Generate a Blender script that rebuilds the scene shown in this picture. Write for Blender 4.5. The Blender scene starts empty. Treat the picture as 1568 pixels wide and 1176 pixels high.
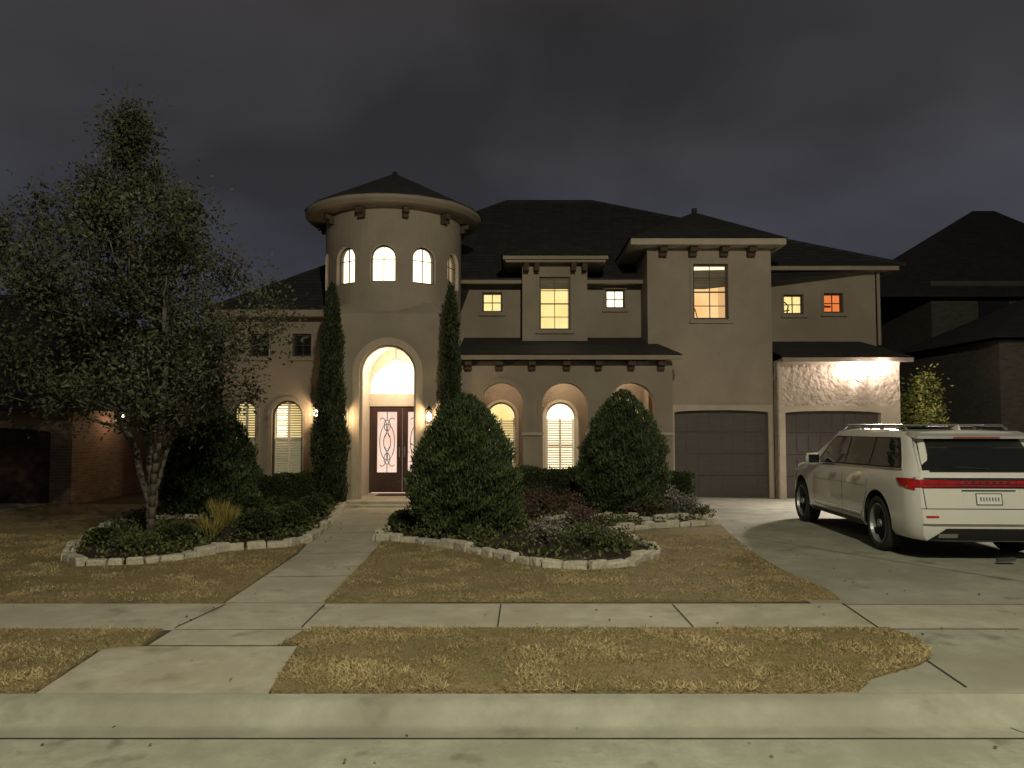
import bpy, bmesh, math, random
import numpy as np
from mathutils import Vector, Matrix, noise
from mathutils.geometry import delaunay_2d_cdt
from mathutils.bvhtree import BVHTree
random.seed(7); RNG=np.random.default_rng(7)
S=bpy.context.scene
# ---------------------------------------------------------------- measuring helpers (survey of the place)
F=1184.0; H=1.8; PT=math.atan(62/F); cp,sp=math.cos(PT),math.sin(PT)
def at(px,py,Y):
    dy=F*cp-(588-py)*sp; dz=F*sp+(588-py)*cp
    return (px-784)*Y/dy, H+Y*dz/dy
def UX(px,Y,py=600): return at(px,py,Y)[0]
def VZ(py,Y): return at(784,py,Y)[1]
def g(px,py,z=0.0):
    dy=F*cp-(588-py)*sp; dz=F*sp+(588-py)*cp
    t=(z-H)/dz
    return ((px-784)*t, dy*t)
# ---------------------------------------------------------------- object helpers
def root(name,loc=(0,0,0)):
    e=bpy.data.objects.new(name,None); S.collection.objects.link(e); e.location=loc; return e
def add(name,verts,faces,mat,parent=None,smooth=False,recalc=True):
    me=bpy.data.meshes.new(name); me.from_pydata([tuple(v) for v in verts],[],[tuple(f) for f in faces]); me.update()
    if recalc:
        bm=bmesh.new(); bm.from_mesh(me); bmesh.ops.recalc_face_normals(bm,faces=bm.faces); bm.to_mesh(me); bm.free()
    o=bpy.data.objects.new(name,me); S.collection.objects.link(o)
    if mat: me.materials.append(mat)
    if parent: o.parent=parent
    if smooth:
        for p in me.polygons: p.use_smooth=True
    return o
class MB:
    def __init__(s): s.v=[]; s.f=[]
    def box(s,x0,x1,y0,y1,z0,z1,M=None):
        b=len(s.v)
        for x,y,z in ((x0,y0,z0),(x1,y0,z0),(x1,y1,z0),(x0,y1,z0),(x0,y0,z1),(x1,y0,z1),(x1,y1,z1),(x0,y1,z1)):
            p=Vector((x,y,z)); s.v.append(M@p if M else p)
        for f in ((0,3,2,1),(4,5,6,7),(0,1,5,4),(1,2,6,5),(2,3,7,6),(3,0,4,7)): s.f.append(tuple(b+i for i in f))
    def mesh(s,vs,fs):
        b=len(s.v); s.v+= [Vector(v) for v in vs]; s.f+=[tuple(b+i for i in f) for f in fs]
    def tube(s,pts,rads,n=6):
        b=len(s.v); pts=[Vector(p) for p in pts]
        if not hasattr(rads,'__len__'): rads=[rads]*len(pts)
        for i,p in enumerate(pts):
            d=(pts[min(i+1,len(pts)-1)]-pts[max(i-1,0)]).normalized()
            a=d.cross(Vector((0.13,0.2,0.97)) if abs(d.z)<0.9 else Vector((1,0,0))).normalized(); c=d.cross(a)
            for k in range(n):
                t=2*math.pi*k/n; s.v.append(p+(a*math.cos(t)+c*math.sin(t))*rads[i])
        for i in range(len(pts)-1):
            for k in range(n):
                s.f.append((b+i*n+k,b+i*n+(k+1)%n,b+(i+1)*n+(k+1)%n,b+(i+1)*n+k))
        s.f.append(tuple(b+k for k in range(n))[::-1]); s.f.append(tuple(b+(len(pts)-1)*n+k for k in range(n)))
    def lathe(s,prof,n,M):
        b=len(s.v); m=len(prof)
        for r,h in prof:
            for k in range(n):
                t=2*math.pi*k/n; s.v.append(M@Vector((r*math.cos(t),r*math.sin(t),h)))
        for i in range(m-1):
            for k in range(n): s.f.append((b+i*n+k,b+i*n+(k+1)%n,b+(i+1)*n+(k+1)%n,b+(i+1)*n+k))
    def out(s,name,mat,parent=None,smooth=False,recalc=False): return add(name,s.v,s.f,mat,parent,smooth,recalc)
def pip(x,y,poly):
    c=False; j=len(poly)-1
    for i in range(len(poly)):
        xi,yi=poly[i]; xj,yj=poly[j]
        if (yi>y)!=(yj>y) and x<(xj-xi)*(y-yi)/(yj-yi)+xi: c=not c
        j=i
    return c
def cdt(outer,holes,extra=()):
    vs=[];es=[]
    for L in [outer]+list(holes):
        b=len(vs); vs+=[Vector(p) for p in L]; n=len(L); es+=[(b+i,b+(i+1)%n) for i in range(n)]
    vs+=[Vector(p) for p in extra]
    r=delaunay_2d_cdt(vs,es,[],0,1e-6)
    V=r[0]; K=[]
    for f in r[2]:
        cx=sum(V[i].x for i in f)/len(f); cy=sum(V[i].y for i in f)/len(f)
        if pip(cx,cy,outer) and not any(pip(cx,cy,h) for h in holes): K.append(tuple(f))
    cnt={}
    for f in K:
        for i in range(len(f)):
            a,b=f[i],f[(i+1)%len(f)]; k=(min(a,b),max(a,b)); cnt[k]=cnt.get(k,0)+1
    return V,K,[k for k,c in cnt.items() if c==1]
def plate(name,outer,holes,a0,a1,mat,parent=None,axis='y'):
    V,K,B=cdt(outer,holes); n=len(V)
    if axis=='y': vs=[(v.x,a0,v.y) for v in V]+[(v.x,a1,v.y) for v in V]
    elif axis=='x': vs=[(a0,v.x,v.y) for v in V]+[(a1,v.x,v.y) for v in V]
    else: vs=[(v.x,v.y,a0) for v in V]+[(v.x,v.y,a1) for v in V]
    fs=[f for f in K]+[tuple(i+n for i in f[::-1]) for f in K]+[(a,b,b+n,a+n) for a,b in B]
    return add(name,vs,fs,mat,parent)
def rect(x0,x1,z0,z1): return [(x0,z0),(x1,z0),(x1,z1),(x0,z1)]
def arch(x0,x1,z0,z1,n=20,rise=None):
    r=(x1-x0)/2; k=rise if rise else r; c=(x0+x1)/2; zs=z1-k
    return [(x0,z0),(x1,z0)]+[(c+r*math.cos(math.pi*i/n),zs+k*math.sin(math.pi*i/n)) for i in range(n+1)]
# ---------------------------------------------------------------- materials
def mat_new(name):
    m=bpy.data.materials.new(name); m.use_nodes=True; nt=m.node_tree; nt.nodes.clear()
    o=nt.nodes.new('ShaderNodeOutputMaterial'); return m,nt,o
def surf(name,c1,c2,scale=4,rough=0.85,bump=0.3,bscale=60,bdist=0.01,metal=0,c3=None,s3=0.5,spec=0.3,coat=0,stretch=None,c4=None,s4=1.3):
    m,nt,o=mat_new(name); N=nt.nodes; L=nt.links
    b=N.new('ShaderNodeBsdfPrincipled'); L.new(b.outputs[0],o.inputs[0])
    tc=N.new('ShaderNodeTexCoord'); vec=tc.outputs['Object']
    if stretch:
        mp=N.new('ShaderNodeMapping'); mp.inputs['Scale'].default_value=stretch; L.new(vec,mp.inputs[0]); vec=mp.outputs[0]
    n=N.new('ShaderNodeTexNoise'); n.inputs['Scale'].default_value=scale; n.inputs['Detail'].default_value=8; n.inputs['Roughness'].default_value=0.7; L.new(vec,n.inputs['Vector'])
    r=N.new('ShaderNodeValToRGB'); r.color_ramp.elements[0].position=0.3; r.color_ramp.elements[1].position=0.7
    r.color_ramp.elements[0].color=(*c1,1); r.color_ramp.elements[1].color=(*c2,1); L.new(n.outputs[0],r.inputs[0]); col=r.outputs[0]
    for cc,ss,p0,p1 in ((c3,s3,.45,.65),(c4,s4,.60,.72)):
        if not cc: continue
        n3=N.new('ShaderNodeTexNoise'); n3.inputs['Scale'].default_value=ss; n3.inputs['Detail'].default_value=5; L.new(tc.outputs['Object'],n3.inputs['Vector'])
        r3=N.new('ShaderNodeValToRGB'); r3.color_ramp.elements[0].position=p0; r3.color_ramp.elements[1].position=p1; L.new(n3.outputs[0],r3.inputs[0])
        mx=N.new('ShaderNodeMix'); mx.data_type='RGBA'; L.new(r3.outputs[0],mx.inputs[0]); L.new(col,mx.inputs[6]); mx.inputs[7].default_value=(*cc,1); col=mx.outputs[2]
    L.new(col,b.inputs['Base Color']); b.inputs['Roughness'].default_value=rough; b.inputs['Metallic'].default_value=metal
    b.inputs['Specular IOR Level'].default_value=spec; b.inputs['Coat Weight'].default_value=coat
    if bump:
        n2=N.new('ShaderNodeTexNoise'); n2.inputs['Scale'].default_value=bscale; n2.inputs['Detail'].default_value=5; L.new(vec,n2.inputs['Vector'])
        bp=N.new('ShaderNodeBump'); bp.inputs['Strength'].default_value=bump; bp.inputs['Distance'].default_value=bdist; L.new(n2.outputs[0],bp.inputs['Height']); L.new(bp.outputs[0],b.inputs['Normal'])
    return m
def brickmat(name,c1,c2,mortar,scale=1.0,bw=0.2,bh=0.07,ms=0.008,rough=0.85):
    m,nt,o=mat_new(name); N=nt.nodes; L=nt.links
    b=N.new('ShaderNodeBsdfPrincipled'); L.new(b.outputs[0],o.inputs[0]); tc=N.new('ShaderNodeTexCoord')
    sx=N.new('ShaderNodeSeparateXYZ'); L.new(tc.outputs['Object'],sx.inputs[0]); ad=N.new('ShaderNodeMath'); L.new(sx.outputs[0],ad.inputs[0]); L.new(sx.outputs[1],ad.inputs[1])
    cx=N.new('ShaderNodeCombineXYZ'); L.new(ad.outputs[0],cx.inputs[0]); L.new(sx.outputs[2],cx.inputs[1])
    k=N.new('ShaderNodeTexBrick'); L.new(cx.outputs[0],k.inputs['Vector']); k.inputs['Scale'].default_value=scale
    k.inputs['Brick Width'].default_value=bw; k.inputs['Row Height'].default_value=bh; k.inputs['Mortar Size'].default_value=ms
    k.inputs['Color1'].default_value=(*c1,1); k.inputs['Color2'].default_value=(*c2,1); k.inputs['Mortar'].default_value=(*mortar,1)
    L.new(k.outputs[0],b.inputs['Base Color']); b.inputs['Roughness'].default_value=rough
    bp=N.new('ShaderNodeBump'); bp.inputs['Strength'].default_value=0.5; bp.inputs['Distance'].default_value=0.01; L.new(k.outputs[0],bp.inputs['Height']); L.new(bp.outputs[0],b.inputs['Normal'])
    return m
def emis(name,c,st,c2=None,scale=2.0):
    m,nt,o=mat_new(name); N=nt.nodes; L=nt.links; e=N.new('ShaderNodeEmission'); L.new(e.outputs[0],o.inputs[0]); e.inputs[1].default_value=st
    if st<6:
        try: m.cycles.emission_sampling='NONE'
        except Exception: pass
    if c2:
        tc=N.new('ShaderNodeTexCoord'); n=N.new('ShaderNodeTexNoise'); n.inputs['Scale'].default_value=scale; L.new(tc.outputs['Object'],n.inputs['Vector'])
        r=N.new('ShaderNodeValToRGB'); r.color_ramp.elements[0].position=0.35; r.color_ramp.elements[1].position=0.65
        r.color_ramp.elements[0].color=(*c,1); r.color_ramp.elements[1].color=(*c2,1); L.new(n.outputs[0],r.inputs[0]); L.new(r.outputs[0],e.inputs[0])
    else: e.inputs[0].default_value=(*c,1)
    return m
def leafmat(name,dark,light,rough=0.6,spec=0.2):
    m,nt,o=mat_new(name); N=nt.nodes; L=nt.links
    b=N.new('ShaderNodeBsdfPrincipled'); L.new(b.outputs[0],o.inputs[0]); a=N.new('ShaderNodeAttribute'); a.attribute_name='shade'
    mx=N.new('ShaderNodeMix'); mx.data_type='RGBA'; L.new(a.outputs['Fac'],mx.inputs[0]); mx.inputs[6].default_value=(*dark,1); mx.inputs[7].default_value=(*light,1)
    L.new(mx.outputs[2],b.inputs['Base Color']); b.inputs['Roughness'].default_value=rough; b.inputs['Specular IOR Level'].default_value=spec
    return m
M={}
M['stucco']=surf('stucco',(0.245,0.205,0.165),(0.315,0.265,0.215),scale=1.2,bump=0.6,bscale=38,bdist=0.015,c3=(0.235,0.195,0.155),s3=0.7)
M['stucco_rough']=surf('stucco_rough',(0.34,0.28,0.235),(0.44,0.37,0.31),scale=3,bump=1.0,bscale=7,bdist=0.10)
M['trim']=surf('cast_stone_trim',(0.33,0.28,0.225),(0.41,0.35,0.285),scale=3,bump=0.3,bscale=60)
M['wood']=surf('dark_bracket',(0.05,0.035,0.025),(0.09,0.06,0.04),scale=8,bump=0.2)
M['roof']=brickmat('roof_tiles',(0.018,0.016,0.017),(0.032,0.028,0.028),(0.008,0.007,0.007),bw=0.3,bh=0.11,ms=0.012)
M['frame']=surf('window_frame',(0.035,0.03,0.025),(0.06,0.05,0.04),bump=0,rough=0.5)
M['shutter']=surf('shutter_white',(0.6,0.56,0.48),(0.66,0.62,0.55),bump=0,rough=0.5)
M['plaster']=surf('vestibule_plaster',(.5,.43,.35),(.56,.49,.41),bump=.2)
M['gdoor']=surf('garage_door_paint',(0.065,0.054,0.052),(0.085,0.072,0.07),scale=2,rough=0.5,bump=0.15,bscale=30,stretch=(1,1,8))
M['conc']=surf('concrete',(0.24,0.24,0.195),(0.36,0.36,0.30),scale=2.6,bump=0.5,bscale=90,bdist=0.004,c3=(0.235,0.23,0.185),s3=0.8,c4=(.17,.165,.13),s4=1.9)
M['walk']=surf('walk_concrete',(0.30,0.28,0.225),(0.46,0.435,0.36),scale=3.6,bump=0.5,bscale=110,bdist=0.004,c3=(0.33,0.305,0.245),s3=1.3,c4=(.25,.23,.175),s4=2.3)
M['road']=surf('road_concrete',(0.24,0.25,0.20),(0.37,0.38,0.31),scale=6,bump=0.7,bscale=70,bdist=0.006,c3=(0.26,0.26,0.21),s3=1.6,c4=(.18,.18,.14),s4=3.6)
M['joint']=surf('joint_dirt',(0.03,0.027,0.018),(0.07,0.06,0.045),scale=20,bump=0)
M['soil']=surf('lawn_thatch',(0.17,0.13,0.06),(0.33,0.26,0.14),scale=14,bump=0.9,bscale=60,bdist=0.03,c3=(0.18,0.155,0.07),s3=1.1)
M['ground']=surf('ground_dirt',(0.05,0.042,0.028),(0.09,0.075,0.045),scale=2,bump=0.4)
M['mulch']=surf('mulch',(0.018,0.012,0.008),(0.06,0.04,0.025),scale=25,bump=1,bscale=40,bdist=0.04)
M['stone']=surf('edging_stone',(0.34,0.31,0.25),(0.56,0.52,0.43),scale=6,bump=0.9,bscale=22,bdist=0.03)
M['bark']=surf('bark',(0.055,0.048,0.038),(0.125,0.11,0.088),scale=6,bump=0.8,bscale=25,bdist=0.02,stretch=(1,1,0.3))
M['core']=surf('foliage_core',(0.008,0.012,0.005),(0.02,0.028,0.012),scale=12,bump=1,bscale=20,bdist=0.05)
M['brick']=brickmat('brick',(0.17,0.105,0.075),(0.26,0.165,0.115),(0.24,0.20,0.16))
M['brickdark']=brickmat('brick_dark',(0.055,0.045,0.04),(0.085,0.07,0.06),(0.08,0.07,0.06))
M['black']=surf('black_plastic',(0.012,0.012,0.012),(0.02,0.02,0.02),bump=0,rough=0.5)
M['chrome']=surf('chrome',(0.6,0.6,0.6),(0.7,0.7,0.7),bump=0,rough=0.15,metal=1)
M['glass_dark']=surf('car_glass',(0.01,0.011,0.013),(0.015,0.016,0.018),bump=0,rough=0.04,spec=0.6,coat=1)
M['glass_win']=surf('dark_window_glass',(0.01,0.01,0.011),(0.02,0.02,0.02),bump=0,rough=0.08,spec=0.6)
M['white']=surf('pearl_white_paint',(0.60,0.59,0.56),(0.64,0.63,0.60),scale=2,bump=0,rough=0.3,spec=0.5,coat=1)
M['tail']=surf('tail_lens',(0.26,0.006,0.006),(0.50,0.025,0.02),scale=22,bump=0,rough=0.12,spec=0.6,coat=1)
M['tyre']=surf('tyre',(0.015,0.015,0.015),(0.03,0.03,0.03),bump=0.4,rough=0.85)
M['alloy']=surf('alloy',(0.22,0.22,0.23),(0.30,0.30,0.31),bump=0,rough=0.4,metal=0.6)
M['plate']=surf('plate_white',(0.6,0.6,0.6),(0.7,0.7,0.7),bump=0,rough=0.4)
M['metal']=surf('galvanised',(0.25,0.25,0.25),(0.33,0.33,0.33),bump=0,rough=0.5,metal=0.8)
M['bulb']=emis('bulb_warm',(1,0.78,0.45),30)
M['flood']=emis('bulb_flood',(1,0.93,0.85),90)
M['streetled']=emis('street_led',(1,0.93,0.72),60)
L_dark=leafmat('juniper_leaf',(0.018,0.032,0.012),(0.085,0.115,0.045))
L_cyp=leafmat('cypress_leaf',(0.014,0.022,0.009),(0.055,0.072,0.03))
L_box=leafmat('boxwood_leaf',(0.018,0.03,0.009),(0.08,0.10,0.034))
L_tree=leafmat('oak_leaf',(0.025,0.028,0.015),(0.105,0.105,0.058))
L_twig=leafmat('rust_leaf',(0.05,0.03,0.02),(0.17,0.11,0.08))
L_gold=leafmat('gold_blade',(0.14,0.11,0.03),(0.35,0.29,0.09))
L_flow=leafmat('pale_flower',(0.07,0.07,0.045),(0.34,0.31,0.27))
L_cov=leafmat('cover_leaf',(0.025,0.035,0.012),(0.14,0.15,0.06))
L_grass=leafmat('grass_blade',(0.155,0.12,0.055),(0.50,0.405,0.23),rough=0.85,spec=0.05)
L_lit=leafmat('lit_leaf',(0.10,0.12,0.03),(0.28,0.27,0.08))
# ---------------------------------------------------------------- leaf engine
def leaves(name,C,D,Ln,W,mat,parent=None,shade=None):
    n=len(C); D=D/np.linalg.norm(D,axis=1,keepdims=True)
    R=RNG.normal(size=(n,3)); Sd=np.cross(D,R); Sd/=np.linalg.norm(Sd,axis=1,keepdims=True)+1e-9
    Ln=np.asarray(Ln).reshape(-1,1)*np.ones((n,1)); W=np.asarray(W).reshape(-1,1)*np.ones((n,1))
    V=np.stack([C,C+D*Ln*0.5+Sd*W*0.5,C+D*Ln,C+D*Ln*0.5-Sd*W*0.5],axis=1).reshape(-1,3)
    me=bpy.data.meshes.new(name); me.vertices.add(4*n); me.vertices.foreach_set('co',V.ravel())
    me.loops.add(4*n); me.loops.foreach_set('vertex_index',np.arange(4*n,dtype=np.int32))
    me.polygons.add(n); me.polygons.foreach_set('loop_start',np.arange(0,4*n,4,dtype=np.int32)); me.polygons.foreach_set('loop_total',np.full(n,4,dtype=np.int32))
    me.update(calc_edges=True); me.validate()
    if shade is None: shade=RNG.random(n)
    a=me.attributes.new('shade','FLOAT','POINT'); a.data.foreach_set('value',np.repeat(np.clip(shade,0,1),4).astype(np.float32))
    me.materials.append(mat); o=bpy.data.objects.new(name,me); S.collection.objects.link(o)
    if parent: o.parent=parent
    return o
def lump(th,h,seed):
    return (np.sin(3*th+seed+2.1*h)+np.sin(5*th-1.7*seed+5*h)+np.sin(2*th+9*h+seed*3)+np.sin(7*th+seed*5-13*h)+np.sin(11*th-17*h+seed))/5
def shrub(name,x,y,z0,rad,hgt,prof,n,L,W,mat,seed=1,updir=0.7,lumpy=0.1,core=True):
    e=root(name); ts=[p[0] for p in prof]; rs=[p[1] for p in prof]
    h=RNG.random(n*3); r0=np.interp(h,ts,rs); keep=RNG.random(n*3)<(r0+0.08)/1.08; h=h[keep][:n]; n=len(h)
    r0=np.interp(h,ts,rs); th=RNG.random(n)*2*np.pi; lp=lump(th,h*3,seed)
    depth=1-np.abs(RNG.normal(0,0.09,n))+(RNG.random(n)<.09)*RNG.random(n)*.11; rr=rad*r0*(1+lumpy*lp*2)*depth+0.01
    C=np.stack([x+rr*np.cos(th),y+rr*np.sin(th),z0+h*hgt],axis=1)
    D=np.stack([np.cos(th)*(1-updir),np.sin(th)*(1-updir),np.full(n,updir)],axis=1)+RNG.normal(0,0.33,(n,3))
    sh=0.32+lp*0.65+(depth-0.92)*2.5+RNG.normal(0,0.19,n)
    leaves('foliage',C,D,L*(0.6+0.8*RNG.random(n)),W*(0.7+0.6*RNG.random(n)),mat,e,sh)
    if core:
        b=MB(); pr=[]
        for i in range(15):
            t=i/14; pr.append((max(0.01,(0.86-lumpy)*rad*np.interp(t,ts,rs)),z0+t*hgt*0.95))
        b.lathe(pr,20,Matrix.Translation((x,y,0))); b.out('inner_dark_core',M['core'],e,True)  # solid dark core added so the foliage is not see-through
    return e
BALL=[(0,0.55),(0.15,0.85),(0.4,1),(0.7,0.85),(0.9,0.5),(1,0.12)]
TEAR=[(0,0.66),(0.08,0.88),(0.25,1.0),(0.42,0.97),(0.6,0.84),(0.78,0.6),(0.9,0.36),(0.97,.16),(1,0.03)]
COL=[(0,0.8),(0.12,1.0),(0.3,.98),(0.5,.72),(0.75,0.55),(0.9,0.36),(1,0.05)]
def box_hedge(name,x0,x1,y0,y1,z0,z1,n,mat,L=0.05,W=0.03):
    e=root(name); P=RNG.random((n,3)); s=RNG.integers(0,4,n)
    P[s==0,2]=1; P[s==1,1]=0; P[s==2,2]=1; P[s==3,0]=np.round(P[s==3,0])
    C=P*np.array([x1-x0,y1-y0,z1-z0])+np.array([x0,y0,z0]); nz=np.sin(C[:,0]*5)+np.sin(C[:,0]*11+C[:,1]*7)
    C[:,2]+=0.03*nz*P[:,2]; C+=RNG.normal(0,0.025,(n,3))
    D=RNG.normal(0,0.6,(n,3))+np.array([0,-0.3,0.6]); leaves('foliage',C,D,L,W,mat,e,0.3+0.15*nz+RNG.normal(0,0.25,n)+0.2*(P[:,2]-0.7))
    b=MB(); b.box(x0+.04,x1-.04,y0+.04,y1-.04,z0,z1-.05); b.out('inner_dark_core',M['core'],e)  # solid dark filler box added behind the hedge leaves
    return e
def twiggy(name,x,y,z0,r,h,n,mat,L=0.05,W=0.025,nst=40):
    e=root(name); b=MB(); tips=[]
    for i in range(nst):
        a=random.random()*6.28; q=random.random()**0.5; tx=x+r*q*math.cos(a); ty=y+r*q*math.sin(a); tz=z0+h*(1-0.5*q*q)*(0.75+0.3*random.random())
        mx_=(x+tx)/2+random.uniform(-.03,.03); b.tube([(x+.1*r*math.cos(a),y+.1*r*math.sin(a),z0),(mx_,(y+ty)/2,z0+(tz-z0)*0.6),(tx,ty,tz)],[0.006,0.004,0.002],3); tips.append((tx,ty,tz))
    b.out('stems',M['bark'],e)
    T=np.array(tips)[RNG.integers(0,nst,n)]; u=RNG.random(n)**0.6
    B=np.array([x,y,z0]); C=B+(T-B)*(0.35+0.65*u[:,None])+RNG.normal(0,0.045,(n,3)); C[:,2]=np.maximum(C[:,2],z0+.02)
    leaves('foliage',C,RNG.normal(0,1,(n,3))+np.array([0,0,0.5]),L,W,mat,e,RNG.random(n)*0.8+0.2*(u-0.5)); return e
# ---------------------------------------------------------------- ground / paving
add('ground',[(-400,-400,-0.2),(400,-400,-0.2),(400,600,-0.2),(-400,600,-0.2)],[(0,1,2,3)],M['ground'])
add('road',[(-80,-5.5,-0.12),(80,-5.5,-0.12),(80,5.0,-0.12),(-80,5.0,-0.12)],[(0,1,2,3)],M['road'])
cs=[(4.84,-0.115),(4.93,-0.116),(5.00,-0.117),(5.035,-0.105),(5.06,-0.07),(5.09,-0.03),(5.13,-0.006),(5.18,0.004),(5.252,0.009)]
vs=[];fs=[]; NC=len(cs)
def cv(x,y,z):
    t=min(1,max(0,(x-2.6)/0.8))*(1 if x<9.6 else max(0,1-(x-9.6)/0.8))
    return (x,y,z if z<-0.11 or y>5.24 else z*(1-t)+t*(-0.112+0.12*max(0,(y-5.0))/0.25))
xs=np.concatenate([np.linspace(-60,2.5,40),np.linspace(2.6,3.4,5),np.linspace(4,9.6,5),np.linspace(9.8,10.4,4),np.linspace(11,60,20)])
for x in xs:
    for y,z in cs: vs.append(cv(x,y,z))
for i in range(len(xs)-1):
    for j in range(NC-1): a=i*NC+j; fs.append((a,a+NC,a+NC+1,a+1))
add('rolled_kerb',vs,fs,M['conc'],None,True)
plate('yard_ground',rect(-80,80,5.26,90),[],-0.15,0.0,M['ground'],None,'z')
SW0,SW1=g(784,965)[1],g(784,926)[1]
plate('sidewalk',rect(-60,60,SW0,SW1),[],0.0,0.012,M['walk'],None,'z')
plate('driveway',[(3.0,SW1+.004),(11.3,SW1+.004),(11.3,19.3),(3.0,19.3)],[],0.0,0.012,M['conc'],None,'z')
plate('driveway_apron',[(2.1,5.256),(11.8,5.256),(11.3,SW0-.004),(2.4,SW0-.004)],[],-0.05,0.012,M['conc'],None,'z')
pd0,pd1=g(70,1056),g(415,1059)
plate('kerb_walk_pad',[(pd0[0],5.256),(pd1[0],5.256),g(455,992),g(425,990),g(470,967),g(265,967),g(225,992),g(160,995)],[],-0.05,0.014,M['walk'],None,'z')
fw=[g(345,925),g(497,925),g(540,880),g(578,838),g(632,776),(-2.15,17.4),(-3.5,17.4),g(525,776),g(456,850),g(400,888)]
plate('front_walk',fw,[],0.0,0.016,M['walk'],None,'z')
jn=MB()
def joint(p,q,w=0.014,z=0.019):
    p=Vector(p);q=Vector(q);d=(q-p).normalized();n=Vector((-d.y,d.x))*w/2
    jn.mesh([(p.x+n.x,p.y+n.y,z),(p.x-n.x,p.y-n.y,z),(q.x-n.x,q.y-n.y,z),(q.x+n.x,q.y+n.y,z)],[(0,1,2,3)])
for a,b in [((767,928),(762,963)),((1030,928),(1062,963)),((497,928),(462,963)),((345,928),(268,964)),((266,967),(470,967)),((225,992),(452,992)),
            ((400,886),(540,884)),((457,850),(572,848)),((492,818),(598,815)),((515,790),(618,788)),((345,926),(497,926)),
            ((1290,928),(1568,928)),((1360,966),(1560,966)),((1290,926),(1480,1056)),((1130,822),(1640,905))]:
    joint(g(*a),g(*b))
for x in (-9,-6.5,6,8.6,11.2): joint((x,SW0),(x,SW1))
joint((7.4,8),(7.4,19)); joint((3.3,16.3),(11,16.3))
jn.out('paving_joint_lines',M['joint'])
ch=MB()
ch.box(-60,60,4.828,4.838,-0.121,-0.1165)
p=g(1480,1062); q=g(1610,1140); jn2=MB()
ch.mesh([(p[0]+.1,5.0,-.1155),(p[0]+.114,5.0,-.1155),(p[0]+.714,3.6,-.1155),(p[0]+.70,3.6,-.1155)],[(0,1,2,3)]); ch.out('road_joint_lines',M['joint'])
lawnR=[g(497,924),g(700,922),g(1000,923),g(1285,921),g(1268,906),g(1205,880),g(1155,850),g(1115,818),g(1100,800),(3.4,17.5),(-1.6,17.5),g(634,778),g(582,838),g(542,880)]
lawnL=[(-14,SW1+.01),g(343,924),g(397,888),g(453,850),g(523,776),(-3.9,17.3),(-14,17.3)]
sx0=g(418,1059)[0]; sx1=g(66,1056)[0]
stripR=[(sx0,5.262),g(458,992),g(432,988),g(474,966),g(900,966),g(1358,966),g(1400,980),g(1422,997),g(1426,1010),g(1410,1022),g(1370,1033),g(1335,1043),(g(1305,1055)[0],5.262)]
stripL=[(-14,5.262),(sx1,5.262),g(150,998),g(218,990),g(248,968),(-14,SW0-.01)]
def wob(poly):
    out=[]
    for i in range(len(poly)):
        a=Vector(poly[i]);b=Vector(poly[(i+1)%len(poly)]); n=max(1,int((b-a).length/0.09))
        for k in range(n):
            p=a.lerp(b,k/n); out.append((p.x+random.uniform(-.012,.012),p.y+random.uniform(-.004,.012)))
    return out
LG=0.03
lw=root('front_lawn')
for nm,pl in (('turf_1',lawnR),('turf_2',lawnL),('turf_3',stripR),('turf_4',stripL)):
    plate(nm,wob(pl),[],0.001,LG,M['soil'],lw,'z')
bedR=[g(577,830),g(640,834),g(700,844),g(760,856),g(830,871),g(900,875),g(960,870),g(1003,856),g(1000,845),g(960,832),g(935,818),g(1000,811),g(1095,806),g(1088,796),(3.45,17.7),(-1.65,17.7),g(632,782)]
bedL=[g(103,862),g(130,870),g(220,866),g(300,856),g(350,846),g(440,840),g(470,832),g(503,806),g(527,775),(-4.2,17.4),(-7.6,17.4),g(172,806),g(115,842)]
plate('garden_bed',bedR,[],0.002,0.075,M['mulch'],None,'z'); plate('garden_bed',bedL,[],0.002,0.075,M['mulch'],None,'z')
def inpoly(P,poly):
    c=np.zeros(len(P),bool); j=len(poly)-1
    for i in range(len(poly)):
        xi,yi=poly[i]; xj,yj=poly[j]
        c^=((yi>P[:,1])!=(yj>P[:,1]))&(P[:,0]<(xj-xi)*(P[:,1]-yi)/(yj-yi+1e-12)+xi); j=i
    return c
allP=[]
for pl,den,ex in ((lawnR,2600,bedR),(lawnL,2200,bedL),(stripR,6000,None),(stripL,5000,None)):
    A=np.array(pl); lo=A.min(0); hi=A.max(0); lo[0]=max(lo[0],-8.5)
    n=int((hi-lo).prod()*den); P=lo+(hi-lo)*RNG.random((n,2)); k=inpoly(P,pl)
    if ex: k&=~inpoly(P,ex)
    k&=(P[:,1]<12.5)&(np.abs(P[:,0])<P[:,1]*0.72); allP.append(P[k])
P=np.concatenate(allP); n=len(P)
pat=np.array([noise.fractal(Vector((x*2.2,y*2.2,0)),0.7,2.1,4) for x,y in P])*2.2
C=np.column_stack([P,np.full(n,LG-0.006)]); D=RNG.normal(0,1.0,(n,3)); D[:,2]=np.abs(D[:,2])*0.4+0.38
leaves('blades',C,D,(0.022+0.022*RNG.random(n))*np.clip(1+0.5*pat,.5,1.7),0.0045+0.003*RNG.random(n),L_grass,lw,0.40+0.30*pat+RNG.normal(0,0.24,n))
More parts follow.
